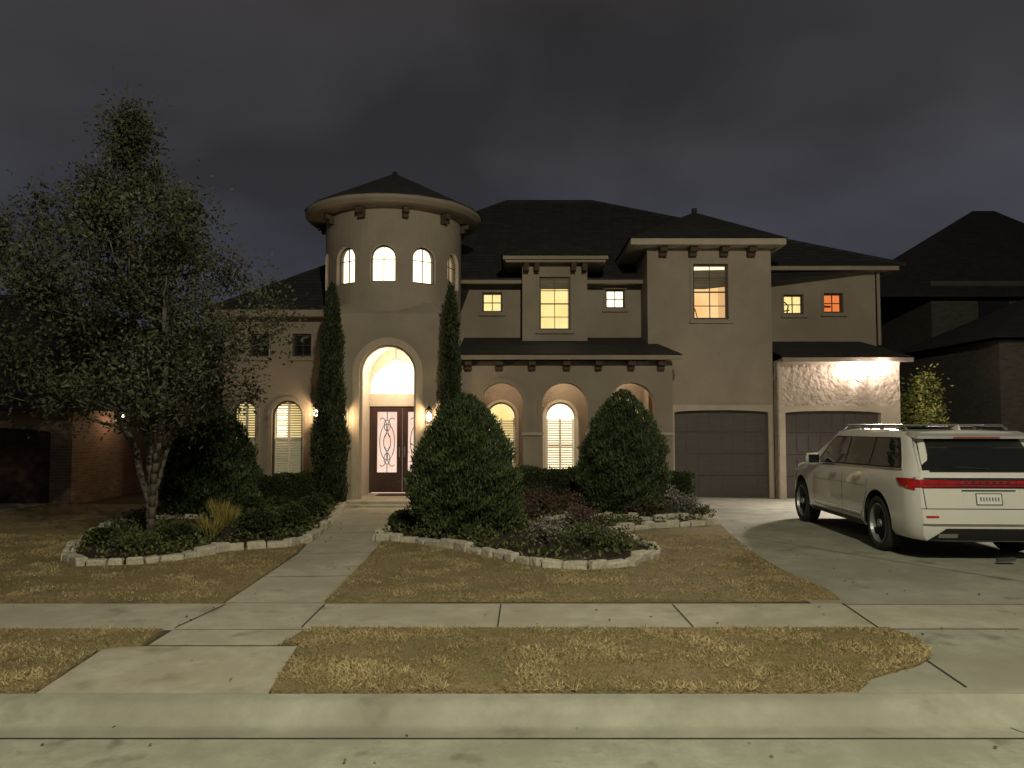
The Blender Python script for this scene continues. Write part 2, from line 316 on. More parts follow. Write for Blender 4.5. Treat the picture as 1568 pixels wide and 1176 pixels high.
def edging(name,pts,w=0.15,h=0.12):
    b=MB(); pts=[Vector(p) for p in pts]
    for i in range(len(pts)-1):
        a,c=pts[i],pts[i+1]; Ls=(c-a).length; n=max(1,round(Ls/0.25)); d=(c-a).normalized(); ang=math.atan2(d.y,d.x)
        cuts=[0]+[(k+random.uniform(-.22,.22))/n for k in range(1,n)]+[1]
        for k in range(n):
            m=a.lerp(c,(cuts[k]+cuts[k+1])/2); l=(cuts[k+1]-cuts[k])*Ls*0.5-0.009; hh=h*random.uniform(.75,1.25)
            R=Matrix.Translation((m.x+random.uniform(-.012,.012),m.y+random.uniform(-.022,.022),0.01))@Matrix.Rotation(ang+random.uniform(-.1,.1),4,'Z')
            s=len(b.v); b.box(-l,l,-w/2,w/2,0,hh,R)
            for q in range(s,len(b.v)): b.v[q]=b.v[q]+Vector([random.uniform(-.016,.016) for _ in range(3)])
    o=b.out(name,M['stone']); md=o.modifiers.new('b','BEVEL'); md.width=0.022; md.segments=2; return o
edging('stone_edging',bedR[:14]); edging('stone_edging',[bedR[16],bedR[0]])
edging('stone_edging',bedL[:9]); edging('stone_edging',[bedL[11],bedL[12],bedL[0]]); edging('stone_edging',[g(172,806),g(240,800),g(312,800)])
edging('stone_edging',[g(835,803),g(900,799),g(1000,803),g(1088,800)],0.14,0.16)
for pl,nn in ((bedR,16000),(bedL,13000)):
    A=np.array(pl); lo=A.min(0); hi=A.max(0); P=lo+(hi-lo)*RNG.random((nn,2)); P=P[inpoly(P,pl)]
    den=np.sin(P[:,0]*3+P[:,1]*2)+np.sin(P[:,0]*7-P[:,1]*5)+RNG.normal(0,0.6,len(P)); P=P[den>-0.3]; n=len(P)
    C=np.column_stack([P,0.07+0.11*RNG.random(n)]); leaves('ground_cover_plants',C,RNG.normal(0,1,(n,3))+np.array([0,0,.5]),0.07,0.035,L_cov)
n=260; P=np.column_stack([RNG.uniform(-6,7,n),RNG.uniform(4.0,14,n),np.full(n,.024)]); P[P[:,1]<5.0,2]=-.108; P=P[(P[:,1]<4.99)|(P[:,1]>5.3)]; n=len(P)
D=RNG.normal(0,1,(n,3)); D[:,2]*=.12; leaves('fallen_leaves',P,D,.032,.018,L_twig)
# ---------------------------------------------------------------- HOUSE
hs=root('stucco_house')
ST=M['stucco']
def room(x0,x1,z0,z1,y0,depth,wall,ceil,side,m=0.35):
    par=hs
    X0,X1,Z0,Z1=x0-m,x1+m,z0-0.3,z1+0.18; Y1=y0+depth
    add('room_back_wall',[(X0,Y1,Z0),(X1,Y1,Z0),(X1,Y1,Z1),(X0,Y1,Z1)],[(0,1,2,3)],wall,par,recalc=False)
    add('room_ceiling',[(X0,y0,Z1),(X1,y0,Z1),(X1,Y1,Z1),(X0,Y1,Z1)],[(0,1,2,3)],ceil,par,recalc=False)
    add('room_side_walls',[(X0,y0,Z0),(X0,Y1,Z0),(X0,Y1,Z1),(X0,y0,Z1),(X1,y0,Z0),(X1,Y1,Z0),(X1,Y1,Z1),(X1,y0,Z1),],[(0,1,2,3),(4,5,6,7),(0,1,5,4)],side,par,recalc=False)
def window(x0,x1,z0,z1,Y,is_arch=False,nx=1,nz=1,fr=0.045,frm=None,trim=0.0,slats=False,rise=None,slz=None,t=0.011,tm=None):
    frm=frm or M['frame']; poly=arch(x0-.002,x1+.002,z0-.002,z1+.002,20,rise) if is_arch else rect(x0-.002,x1+.002,z0-.002,z1+.002)
    inn=arch(x0+fr,x1-fr,z0+fr,z1-fr,20,rise-fr if rise else None) if is_arch else rect(x0+fr,x1-fr,z0+fr,z1-fr)
    plate('window_frame',poly,[inn],Y+0.07,Y+0.13,frm,hs)
    b=MB()
    for i in range(1,nx+1): xc=x0+(x1-x0)*i/(nx+1); b.box(xc-t,xc+t,Y+.085,Y+.115,z0+fr,z1-fr)
    for i in range(1,nz+1): zc=z0+(z1-z0)*i/(nz+1); tt=t*1.8 if (nz%2 and i==(nz+1)//2 and nz>1) else t; b.box(x0+fr,x1-fr,Y+.083,Y+.117,zc-tt,zc+tt)
    if b.v: b.out('muntins',frm,hs)
    if slats:
        b=MB(); zt=slz or z1-fr; z=z0+fr+.03
        while z<zt-.02:
            b.box(x0+fr,x1-fr,-.028,.028,-.004,.004,Matrix.Translation((0,Y+.19,z))@Matrix.Rotation(math.radians(38),4,'X')); z+=0.062
        xm=(x0+x1)/2; b.box(xm-.025,xm+.025,Y+.165,Y+.215,z0+fr,zt); b.box(x0+fr,x1-fr,Y+.163,Y+.217,(z0+zt)/2-.03,(z0+zt)/2+.03)
        for xx in (x0+fr,x1-fr-.03): b.box(xx,xx+.03,Y+.165,Y+.215,z0+fr,zt)
        b.out('shutter_louvres',M['shutter'],hs)
    if trim:
        po=arch(x0-trim,x1+trim,z0-.05,z1+trim,20,rise+trim if rise else None) if is_arch else rect(x0-trim,x1+trim,z0-.05,z1+trim)
        pi_=arch(x0,x1,z0,z1,20,rise) if is_arch else rect(x0,x1,z0,z1)
        plate('window_surround',po,[pi_],Y-0.03,Y-0.002,tm or ST,hs)
        b=MB(); b.box(x0-trim-.03,x1+trim+.03,Y-.07,Y-.002,z0-.10,z0-.052); b.out('window_sill',tm or ST,hs)
E_warm=emis('lit_room_warm',(1.0,0.66,0.30),1.05,(1.0,0.56,0.22),1.2); E_warmC=emis('lit_ceiling_warm',(1.0,0.80,0.46),1.7); E_warmS=emis('lit_side_warm',(0.9,0.52,0.22),0.85)
E_yel=emis('lit_room_yellow',(1.0,0.80,0.34),1.15,(0.95,0.68,0.24)); E_yelC=emis('lit_ceiling_yellow',(1,0.86,0.45),1.7)
E_or=emis('lit_room_orange',(1.0,0.26,0.07),0.9,(0.9,0.20,0.05)); E_white=emis('lit_room_white',(1,0.88,0.60),2.4,(1,0.80,0.50)); E_whiteS=emis('lit_side_white',(1,0.78,0.48),1.6)
E_bright=emis('lit_spot',(1,0.85,0.5),4.0); E_pink=emis('lit_foyer',(1.0,0.76,0.62),1.0,(1,0.66,0.50),3)
E_dimg=emis('lit_room_dim',(0.5,0.46,0.22),0.35,(0.4,0.38,0.18))
WT=0.25
# ---- left wing
YL=19.5; xl1=UX(500,YL)+0.35; zl=VZ(484,YL)
lw1=(UX(417,YL),UX(464,YL),VZ(728,YL),VZ(613,YL))
lu=[(UX(382,YL),UX(411,YL),VZ(546,YL),VZ(511,YL)),(UX(447,YL),UX(476,YL),VZ(546,YL),VZ(511,YL))]
xl0=-7.3
plate('left_wing_wall',rect(xl0,xl1,0,zl),[arch(*lw1),arch(-7.02,-6.45,lw1[2],lw1[3])]+[rect(*w) for w in lu],YL,YL+WT,ST,hs)
window(*lw1,YL,True,0,0,trim=0.09,slats=True); window(-7.02,-6.45,lw1[2],lw1[3],YL,True,0,0,trim=0.09,slats=True)
zc=VZ(672,YL)
add('window_glow_upper',[(-7.25,YL+.3,zc),(-5,YL+.3,zc),(-5,YL+.3,3),(-7.25,YL+.3,3)],[(0,1,2,3)],E_yel,hs,recalc=False)  # glowing backing sheets, brighter above, stand in for the lit room
add('window_glow_lower',[(-7.25,YL+.3,0),(-5,YL+.3,0),(-5,YL+.3,zc),(-7.25,YL+.3,zc)],[(0,1,2,3)],E_dimg,hs,recalc=False)
bx=UX(432,YL+.27); b=MB(); b.box(bx-.14,bx+.14,YL+.27,YL+.285,VZ(670,YL),VZ(620,YL)); b.out('window_glare_panel',E_bright,hs)  # added glowing panel stands in for lantern glare in the window
for w in lu:
    window(*w,YL,False,1,1,trim=0.06); add('window_glass',[(w[0],YL+.14,w[2]),(w[1],YL+.14,w[2]),(w[1],YL+.14,w[3]),(w[0],YL+.14,w[3])],[(0,1,2,3)],M['glass_win'],hs,recalc=False)
b=MB(); b.box(xl0,xl0+WT,YL+WT+.003,28,0,zl); b.box(xl0,9.4,28,28.2,0,4.5); b.box(9.42-WT,9.42,18.7+WT+.003,28,0,3.35); b.box(9.7-WT,9.7,20.75+.003,28,3.9,5.85); b.out('side_walls',ST,hs)
b=MB(); b.box(xl0-.4,xl1-.35,YL-.42,YL-.3,zl-.06,zl+.1); b.box(xl0-.4,xl1-.35,YL-.3,YL-.002,zl-.03,zl+.03); b.out('left_eave',ST,hs)
# ---- main roof
add('main_roof',[(-7.75,19.08,4.58),(-1.3,19.08,4.58),(-1.3,19.95,5.31),(5.0,19.95,5.31),(10.35,20.15,5.98),(2.6,24.3,8.85),(-0.2,24.3,8.85),(-7.75,28.9,4.58),(10.35,28.9,5.98)],
    [(0,1,6),(1,2,6),(2,3,5,6),(3,4,5),(4,8,5),(8,7,6,5),(7,0,6)],M['roof'],hs)
rt=MB(); rt.tube([(-0.2,24.3,8.87),(2.6,24.3,8.87)],0.07); rt.tube([(2.6,24.3,8.87),(10.35,20.15,6.0)],0.06); rt.tube([(-0.2,24.3,8.87),(-7.75,19.08,4.6)],0.06); rt.out('ridge_tiles',M['roof'],hs)
# ---- tower
TX=UX(602,19.3); TY=19.3; TR=1.68; zt0=VZ(478,17.6)-.05; zt1=VZ(345,TY)-.02
hw=0.30; wz0=VZ(432,17.7); wz1=VZ(375,17.7)
holes=[arch(math.radians(a)*TR-hw,math.radians(a)*TR+hw,wz0,wz1) for a in (-68,-34,0,34,68)]
outer=rect(-math.pi*TR*0.999,math.pi*TR*0.999,zt0,zt1)
ex=[(x,z) for x in np.linspace(-5.2,5.2,70) for z in np.linspace(zt0+.1,zt1-.1,6) if not any(pip(x,z,h) for h in holes)]
ob=[]
for i in range(len(outer)):
    a=Vector(outer[i]);c=Vector(outer[(i+1)%4])
    for k in range(70): ob.append(tuple(a.lerp(c,k/70)))
V,K,B=cdt(ob,holes,ex)
def cyl(u,z,r): t=u/TR; return (TX+r*math.sin(t),TY-r*math.cos(t),z)
n=len(V); vs=[cyl(v.x,v.y,TR) for v in V]+[cyl(v.x,v.y,TR-.2) for v in V]
add('tower_wall',vs,list(K)+[(a,b,b+n,a+n) for a,b in B],ST,hs)
for a in (-68,-34,0,34,68):
    R=Matrix.Translation((TX,TY,0))@Matrix.Rotation(math.radians(a),4,'Z')
    V,K,B=cdt(arch(-hw-.01,hw+.01,wz0-.01,wz1+.01),[arch(-hw+.035,hw-.035,wz0+.04,wz1-.035)]); n=len(V)
    add('tower_window_frame',[R@Vector((v.x,-TR+.12,v.y)) for v in V]+[R@Vector((v.x,-TR+.18,v.y)) for v in V],list(K)+[tuple(i+n for i in f[::-1]) for f in K]+[(p,q,q+n,p+n) for p,q in B],M['frame'],hs)
    b=MB(); b.box(-.007,.007,-TR+.13,-TR+.16,wz0,wz1,R)
    zz=wz1-hw-.02; b.box(-hw,hw,-TR+.13,-TR+.16,zz-.007,zz+.007,R); b.out('muntins',M['frame'],hs)
b=MB(); b.lathe([(1.25,zt0+.3),(1.25,zt1+.2)],32,Matrix.Translation((TX,TY,0))); b.out('tower_room_wall',E_white,hs,True)
b=MB(); b.lathe([(0.01,zt1-.12),(1.46,zt1-.12)],32,Matrix.Translation((TX,TY,0))); b.out('tower_room_ceiling',E_whiteS,hs)
b=MB(); b.lathe([(0.01,wz0-.25),(1.46,wz0-.25)],32,Matrix.Translation((TX,TY,0))); b.out('tower_room_floor',M['shutter'],hs)
ze=VZ(345,TY)
b=MB(); b.lathe([(1.6,ze-.03),(1.85,ze-.02),(2.06,ze),(2.10,ze+.02),(2.14,ze+.07),(2.18,ze+.09),(2.18,ze+.16),(2.1,ze+.18)],64,Matrix.Translation((TX,TY,0))); b.out('tower_eave',ST,hs,True)
za=VZ(266,TY)
b=MB(); b.lathe([(2.22,ze+.165),(2.2,ze+.19),(0.02,za)],16,Matrix.Translation((TX,TY,0))); b.lathe([(0.09,za-.05),(0.05,za+.04),(0.01,za+.06)],10,Matrix.Translation((TX,TY,0))); b.out('tower_roof',M['roof'],hs)
b=MB()
for a in range(-85,120,34):
    R=Matrix.Translation((TX,TY,0))@Matrix.Rotation(math.radians(a),4,'Z'); b.box(-.07,.07,-TR-.22,-TR+.01,ze-.16,ze-.03,R); b.box(-.07,.07,-TR-.12,-TR+.01,ze-.26,ze-.16,R)
b.out('tower_brackets',M['wood'],hs)
# entry block
YE=17.55; ex0=UX(500,YE); ex1=UX(681,YE); ez=VZ(480,YE)
o0,o1=UX(551,YE),UX(637,YE); oz=VZ(528,YE)
plate('entry_wall',rect(ex0,ex1,0,ez),[arch(o0,o1,-.1,oz)],YE,YE+.3,ST,hs)
tr=0.16
plate('entry_arch_surround',arch(o0-tr,o1+tr,-.05,oz+tr),[arch(o0,o1,-.2,oz)],YE-.07,YE-.002,M['trim'],hs)
plate('entry_arch_inner_moulding',arch(o0,o1,-.05,oz),[arch(o0+.05,o1-.05,-.2,oz-.05)],YE+.02,YE+.1,M['trim'],hs)
b=MB(); b.box(ex0,ex0+.25,YE+.303,20.8,0,ez); b.box(ex1-.25,ex1,YE+.303,20.8,0,ez)
b.mesh([(ex0,YE,ez),(ex1,YE,ez),(ex1,YE+1.6,ez),(ex0,YE+1.6,ez),(ex0+.35,YE+.35,ez+.3),(ex1-.35,YE+.35,ez+.3),(ex1-.1,YE+1.6,ez+.3),(ex0+.1,YE+1.6,ez+.3)],[(0,1,5,4),(1,2,6,5),(3,0,4,7),(4,5,6,7)]); b.out('entry_block',ST,hs)
YD=19.1
pts=arch(o0-.06,o1+.22,0.1,oz+.06); k=len(pts)-2
vs=[(x,YE+.3,z) for x,z in pts[2:]]+[(x,YD,z) for x,z in pts[2:]]
vs+=[(o0-.06,YE+.3,.1),(o0-.06,YD,.1),(o1+.22,YE+.3,.1),(o1+.22,YD,.1)]
add('vestibule_vault',vs,[(i,i+1,i+1+k,i+k) for i in range(k-1)]+[(k-1,2*k,2*k+1,2*k-1),(0,k,2*k+3,2*k+2)],M['plaster'],hs)
b=MB(); b.box(o0-.35,o1+.35,17.0,YD,0.02,0.12); b.box(o0-.45,o1+.45,16.75,17.0,0.017,0.06); b.out('entry_step',M['walk'],hs)
b=MB(); b.box(o0+.25,o1-.2,18.3,18.85,0.121,0.135); b.out('door_mat',M['wood'],hs)
d0,d1=UX(566,YD),UX(566,YD)+1.62; dz=VZ(622,YD); t0=VZ(603,YD); t1=VZ(553,YD)
plate('door_wall',rect(o0-.3,o1+.5,0.0,ez),[rect(d0,d1,-.1,dz),arch(d0,d1,t0,t1,rise=min(t1-t0-.02,0.62))],YD+.002,YD+.2,M['plaster'],hs)
add('transom_glow',[(d0-.1,YD+.19,t0-.05),(d1+.1,YD+.19,t0-.05),(d1+.1,YD+.19,t1+.05),(d0-.1,YD+.19,t1+.05)],[(0,1,2,3)],E_white,hs,recalc=False)
add('foyer_glow',[(d0-.1,YD+.3,0),(d1+.1,YD+.3,0),(d1+.1,YD+.3,dz),(d0-.1,YD+.3,dz)],[(0,1,2,3)],E_pink,hs,recalc=False)
DM=surf('mahogany_door',(.04,.02,.016),(.07,.034,.026),scale=6,bump=.2,rough=.4,stretch=(1,1,.2))
for i in (0,1):
    a=d0+.05+i*(d1-d0-.1)/2+.005; c=a+(d1-d0-.1)/2-.01
    gl=rect(a+.13,c-.13,0.62,dz-.14)
    plate('door_leaf',rect(a,c,0.13,dz-.05),[gl],YD+.05,YD+.11,DM,hs)
    b=MB(); b.box(a+.12,c-.12,YD+.035,YD+.049,0.25,0.5); b.out('door_panel',DM,hs)
    b=MB(); xm=(a+c)/2; w=(c-a)/2-.13; zm=(0.62+dz-.14)/2; hh=(dz-.14-.62)/2
    def el(cx,cz,rx,rz,t0_=0,t1_=360,n=24): b.tube([(cx+rx*math.cos(math.radians(t0_+(t1_-t0_)*q/n)),YD+.08,cz+rz*math.sin(math.radians(t0_+(t1_-t0_)*q/n))) for q in range(n+1)],0.009,5)
    el(xm,zm,w*.35,hh*.28); el(xm-w*.5,zm+hh*.45,w*.45,hh*.35,-60,120); el(xm+w*.5,zm+hh*.45,w*.45,hh*.35,60,240); el(xm-w*.5,zm-hh*.45,w*.45,hh*.35,-120,60); el(xm+w*.5,zm-hh*.45,w*.45,hh*.35,120,300)
    el(xm,zm+hh*.55,w*.3,hh*.18); el(xm,zm-hh*.55,w*.3,hh*.18); el(xm,zm,w*.75,hh*.6); b.tube([(xm,YD+.08,zm-hh),(xm,YD+.08,zm-hh*.72)],.009,5); b.tube([(xm,YD+.08,zm+hh),(xm,YD+.08,zm+hh*.72)],.009,5)
    b.out('iron_scroll',M['black'],hs)
    b=MB(); b.tube([(c-.06 if i==0 else a+.06,YD+.0,1.0),(c-.06 if i==0 else a+.06,YD+.0,1.25)],.015); b.out('door_handle',M['metal'],hs)
b=MB(); b.box(d0,d1,YD+.04,YD+.12,dz-.048,dz); b.box(d0,d0+.048,YD+.04,YD+.12,.12,dz-.05); b.box(d1-.048,d1,YD+.04,YD+.12,.12,dz-.05); b.out('door_frame',DM,hs)
# ---- upper middle
YM=20.0; m0=UX(700,YM); m1=UX(992,YM)+.1; mz0=3.3; mz1=VZ(437,YM)
wA=(UX(738,YM),UX(769,YM),VZ(478,YM),VZ(448,YM)); wB=(UX(928,YM),UX(958,YM),VZ(472,YM),VZ(443,YM))
YB=19.45; bb0,bb1=UX(800,YB),UX(900,YB); wC=(UX(826,YB),UX(874,YB),VZ(505,YB),VZ(424,YB)); bz1=VZ(400,YB)
plate('upper_wall',rect(m0,m1,mz0,mz1),[rect(*wA),rect(*wB),rect(bb0+.3,bb1-.3,wC[2]-.1,mz1+.5)],YM,YM+WT,ST,hs)
window(*wA,YM,False,1,1,trim=.05); window(*wB,YM,False,1,1,trim=.05)
room(*wA,YM+WT,1.2,E_yel,E_yelC,E_warmS); room(*wB,YM+WT,1.2,E_white,E_warmC,E_whiteS)
plate('bay_wall',rect(bb0,bb1,mz0,bz1),[rect(*wC)],YB,YB+.2,ST,hs)
b=MB(); b.box(bb0,bb0+.15,YB+.203,YM+1,mz0,bz1); b.box(bb1-.15,bb1,YB+.203,YM+1,mz0,bz1); b.out('bay_sides',ST,hs)
window(*wC,YB,False,1,3,trim=.06,t=.008); room(wC[0]+.3,wC[1]-.3,wC[2],wC[3],YB+.21,1.5,E_yel,E_yelC,E_warmS)
zb=VZ(396,19.1); x0,x1=UX(770,19.05),UX(933,19.05)
b=MB(); b.box(x0,x1,19.05,21.2,zb-.02,zb+.07); b.box(x0+.06,x1-.06,19.12,21.2,zb-.08,zb-.02); b.out('bay_eave',ST,hs)
add('bay_roof',[(x0-.05,19.0,zb+.072),(x1+.05,19.0,zb+.072),(x1+.05,22,zb+.072),(x0-.05,22,zb+.072),((x0+x1)/2,20.4,zb+.75),((x0+x1)/2,22,zb+.75)],[(0,1,4),(1,2,5,4),(3,0,4,5)],M['roof'],hs)
b=MB()
for x in (UX(806,YB),UX(822,YB),UX(878,YB),UX(895,YB)): b.box(x-.06,x+.06,YB-.3,YB-.002,zb-.28,zb-.085)
b.out('bay_brackets',M['wood'],hs)
b=MB(); b.box(m0,bb0-.02,YM-.38,YM-.01,mz1-.02,mz1+.08); b.box(bb1+.02,m1-.12,YM-.38,YM-.01,mz1-.02,mz1+.08); b.out('upper_eave',ST,hs)
b=MB(); b.box(m0,bb0-.02,YM-.42,YM+.1,mz1+.083,mz1+.12); b.box(bb1+.02,m1-.12,YM-.42,YM+.1,mz1+.083,mz1+.12); b.out('upper_eave_tiles',M['roof'],hs)
# ---- arcade
YA=18.0; a0=UX(692,YA); a1=UX(1030,YA); azt=VZ(553,YA)
ops=[(UX(735,YA),UX(801,YA)),(UX(830,YA),UX(900,YA)),(UX(932,YA),UX(1003,YA))]; atop=VZ(586,YA)
plate('arcade_wall',rect(a0,a1,0,azt),[arch(p,q,-.1,atop) for p,q in ops],YA,YA+.32,ST,hs)
for p,q in ops: plate('arcade_arch_surround',arch(p-.1,q+.1,1.625,atop+.1,rise=(q-p)/2+.1),[arch(p,q,1.5,atop)],YA-.045,YA-.002,ST,hs)
b=MB(); ed=[a0]+[v for o in ops for v in o]+[a1]
for i in range(0,len(ed),2): b.box(ed[i]-.03,ed[i+1]+.03,YA-.06,YA+.38,1.55,1.62); b.box(ed[i]-.04,ed[i+1]+.04,YA-.06,YA+.38,0,.35)
b.out('pier_caps',M['trim'],hs)
b=MB(); b.box(a0,a1,YA+.383,19.8,.0,.12); b.out('porch_floor',M['walk'],hs)
b=MB(); b.box(a0,a1,YA+.325,19.8,azt-.1,azt-.02); b.box(a1-.25,a1,YA+.383,19.0,0.12,azt-.12); b.box(a0,a0+.1,YA+.383,19.8,0.12,azt-.12); b.out('porch_ceiling',M['trim'],hs)
YP=19.7; pw=[(UX(745,YP),UX(790,YP)),(UX(835,YP),UX(881,YP)),(UX(938,YP),UX(983,YP))]; pz0,pz1=VZ(724,YP),VZ(616,YP)
plate('porch_back_wall',rect(a0+.11,a1-.26,.12,azt-.11),[arch(p,q,pz0,pz1) for p,q in pw],YP,YP+.2,ST,hs)
for i,(p,q) in enumerate(pw):
    window(p,q,pz0,pz1,YP,True,0,0,fr=.04,trim=.07,slats=True,slz=pz1-(q-p)/2-.03,frm=M['shutter'],tm=M['plaster'])
    add('porch_window_glow',[(p-.1,YP+.3,pz0-.1),(q+.1,YP+.3,pz0-.1),(q+.1,YP+.3,pz1+.1),(p-.1,YP+.3,pz1+.1)],[(0,1,2,3)],(E_yel,E_white,E_yel)[i],hs,recalc=False)
sk0,sk1=UX(700,17.6),UX(1046,17.6); zs=VZ(545,17.6)
b=MB(); b.box(sk0+.02,sk1-.02,17.6,17.7,zs-.08,zs+.03); b.box(sk0+.02,sk1-.02,17.7,YA-.003,zs-.05,zs-.0); b.out('porch_eave',ST,hs)
add('porch_roof',[(sk0,17.55,zs+.035),(sk1,17.55,zs+.035),(sk1-.5,19.99,VZ(517,YM)),(sk0,19.99,VZ(517,YM)),(sk1,19.0,zs+.035),(sk1-.3,19.0,VZ(520,19))],[(0,1,2,3),(1,4,5,2)],M['roof'],hs)
b=MB()
for px in (717,765,815,868,917,967,1013): x=UX(px,17.85); b.box(x-.08,x+.08,17.72,YA-.05,zs-.2,zs-.055); b.box(x-.08,x+.08,17.84,YA-.05,zs-.29,zs-.2)
b.out('porch_brackets',M['wood'],hs)
# ---- right block
YR=19.0; r0=UX(991,YR,400); r1=UX(1182,YR,500); rz=VZ(374,YR); wR=(UX(1061,YR,446),UX(1115,YR,446),VZ(489,YR),VZ(404,YR))
gd=(UX(1033,YR,700),UX(1177,YR,700),-.1,VZ(628,YR))
plate('garage_block_wall',rect(r0,r1,0,rz),[rect(*wR),arch(*gd,rise=.06)],YR,YR+WT,ST,hs)
b=MB(); b.box(r0,r0+.2,YR+WT+.003,24,0,rz); b.box(r1-.2,r1,YR+WT+.003,24,0,rz); b.out('garage_block_sides',ST,hs)
window(*wR,YR,False,1,3,trim=.07,fr=.05,t=.009); room(*wR,YR+WT,2.0,E_warm,E_warmC,E_warmS)
b=MB(); zt=wR[2]; xm=wR[0]+.28; b.tube([(xm-.16,YR+1,zt-.2),(xm,YR+1,zt+.42)],.015); b.tube([(xm+.16,YR+1,zt-.2),(xm,YR+1,zt+.42)],.015); b.box(xm+.02,xm+.35,YR+1.2,YR+1.3,zt-.3,zt+.18); b.out('easel',surf('easel_wood',(.3,.12,.04),(.4,.16,.05)),hs)
plate('garage_opening_surround',[(gd[0]-.06,0),(gd[1]+.1,0),(gd[1]+.1,gd[3]+.13),(gd[0]-.06,gd[3]+.13)],[arch(gd[0],gd[1],-.2,gd[3],rise=.06)],YR-.03,YR-.002,M['trim'],hs)
def garage_door(x0,x1,z1,Y):
    b=MB(); nr=4; hh=z1/nr
    for i in range(nr):
        b.box(x0,x1,Y,Y+.04,i*hh+.006,(i+1)*hh-.004)
        nc=8; w=(x1-x0)/nc
        for j in range(nc): b.box(x0+j*w+.05,x0+(j+1)*w-.05,Y-.012,Y-.001,i*hh+.08,(i+1)*hh-.08)
    b.out('garage_door',M['gdoor'],hs); b=MB(); b.box(x0,x1,Y+.05,Y+.07,0,z1); b.out('garage_door_backing',M['black'],hs)
garage_door(gd[0],gd[1],gd[3],YR+.17)
def hipblock(name,x0,x1,y0,ze,ap,yb):
    b=MB(); b.box(x0,x1,y0,y0+.12,ze-.05,ze+.1); b.box(x0,x0+.12,y0+.123,yb,ze-.05,ze+.1); b.box(x1-.12,x1,y0+.123,yb,ze-.05,ze+.1); b.box(x0+.13,x1-.13,y0+.123,yb,ze-.04,ze); b.out(name+'_eave',M['trim'],hs)
    add(name+'_roof',[(x0-.04,y0-.04,ze+.103),(x1+.04,y0-.04,ze+.103),(x1+.04,yb,ze+.103),(x0-.04,yb,ze+.103),ap,(ap[0],yb,ap[2])],[(0,1,4),(1,2,5,4),(3,0,4,5)],M['roof'],hs)
zr=VZ(371,18.55); hipblock('garage_block',UX(966,18.55,365),UX(1204,18.55,365),18.55,zr,(UX(1063,20.8,322),20.8,VZ(325,20.8)),25)
b=MB()
for px in (1016,1062,1110,1152): x=UX(px,YR-.2,385); b.box(x-.09,x+.09,YR-.3,YR-.002,zr-.18,zr-.052); b.box(x-.09,x+.09,YR-.17,YR-.002,zr-.27,zr-.18)
b.out('garage_block_brackets',M['wood'],hs)
b=MB(); ax,az=UX(1063,20.8,322),VZ(325,20.8); b.box(ax-.06,ax+.06,20.74,20.86,az-.05,az+.1); b.out('roof_vent',M['roof'],hs)
# ---- far right
YG=18.7; q0=r1+.003; q1=UX(1378,YG); qz=VZ(552,YG); gd2=(UX(1203,YG,700),UX(1350,YG,700),-.1,VZ(629,YG))
plate('side_garage_wall',rect(q0,q1,0,qz),[arch(*gd2,rise=.06)],YG,YG+WT,M['stucco_rough'],hs)
plate('side_garage_surround',[(q0+.02,0),(q1-.02,0),(q1-.02,gd2[3]+.12),(q0+.02,gd2[3]+.12)],[arch(gd2[0],gd2[1],-.2,gd2[3],rise=.06)],YG-.03,YG-.002,M['trim'],hs)
b=MB(); b.box(q0+.02,q0+.1,YG-.03,YG-.002,gd2[3]+.125,qz); b.box(q0+.103,q1,YG-.03,YG-.002,qz-.1,qz); b.out('side_garage_trim',M['trim'],hs)
garage_door(gd2[0],gd2[1],gd2[3],YG+.17)
YU=20.5; u1=UX(1344,YU); uz=VZ(414,YU); wD=(UX(1202,YU),UX(1233,YU),VZ(481,YU),VZ(451,YU)); wE=(UX(1264,YU),UX(1294,YU),VZ(479,YU),VZ(449,YU))
plate('side_upper_wall',rect(q0,u1,3.3,uz),[rect(*wD),rect(*wE)],YU,YU+WT,ST,hs)
window(*wD,YU,False,1,1,trim=.05); window(*wE,YU,False,1,1,trim=.05); room(*wD,YU+WT,1.0,E_yel,E_yelC,E_yel,.18); room(*wE,YU+WT,1.3,E_or,E_or,E_or,.18)
b=MB(); x=(wD[0]+wD[1])/2+.1; b.tube([(x-.14,YU+1,wD[2]),(x-.1,YU+1,wD[3]-.12),(x+.02,YU+1,wD[3]-.05),(x+.12,YU+1,wD[3]-.15),(x+.05,YU+1,wD[2])],.022); b.tube([(x-.2,YU+1,wD[2]+.2),(x+.15,YU+1,wD[2]+.25)],.02)
x=(wE[0]+wE[1])/2+.1; b.tube([(x-.05,YU+.8,wE[2]),(x-.05,YU+.8,wE[3])],.03); b.tube([(x-.15,YU+.8,wE[2]+.3),(x+.15,YU+.8,wE[2]+.28)],.03); b.out('room_furniture',M['wood'],hs)
ze2=VZ(411,20.1); b=MB(); b.box(q0,UX(1382,20.1),20.1,20.2,ze2-.04,ze2+.07); b.box(q0,UX(1382,20.1)-.11,20.2,YU-.003,ze2-.03,ze2); b.box(UX(1382,20.1)-.1,UX(1382,20.1),20.203,28.5,ze2-.04,ze2+.07); b.out('side_upper_eave',ST,hs)
add('side_upper_roof',[(q0-.2,20.05,ze2+.073),(UX(1384,20.1),20.05,ze2+.073),(UX(1384,20.1),28.5,ze2+.073),(UX(1205,23.5,372),23.5,VZ(368,23.5)),(q0-3,23.5,VZ(360,23.5)),(q0-.2,23.5,VZ(365,23.5))],[(0,1,3,5),(1,2,3)],M['roof'],hs)
zk=VZ(549,18.3); k1=UX(1402,18.3)
b=MB(); b.box(q0,k1-.02,18.3,18.4,zk-.07,zk+.03); b.box(q0,k1-.02,18.4,YG-.033,zk-.05,zk); b.out('side_garage_eave',ST,hs)
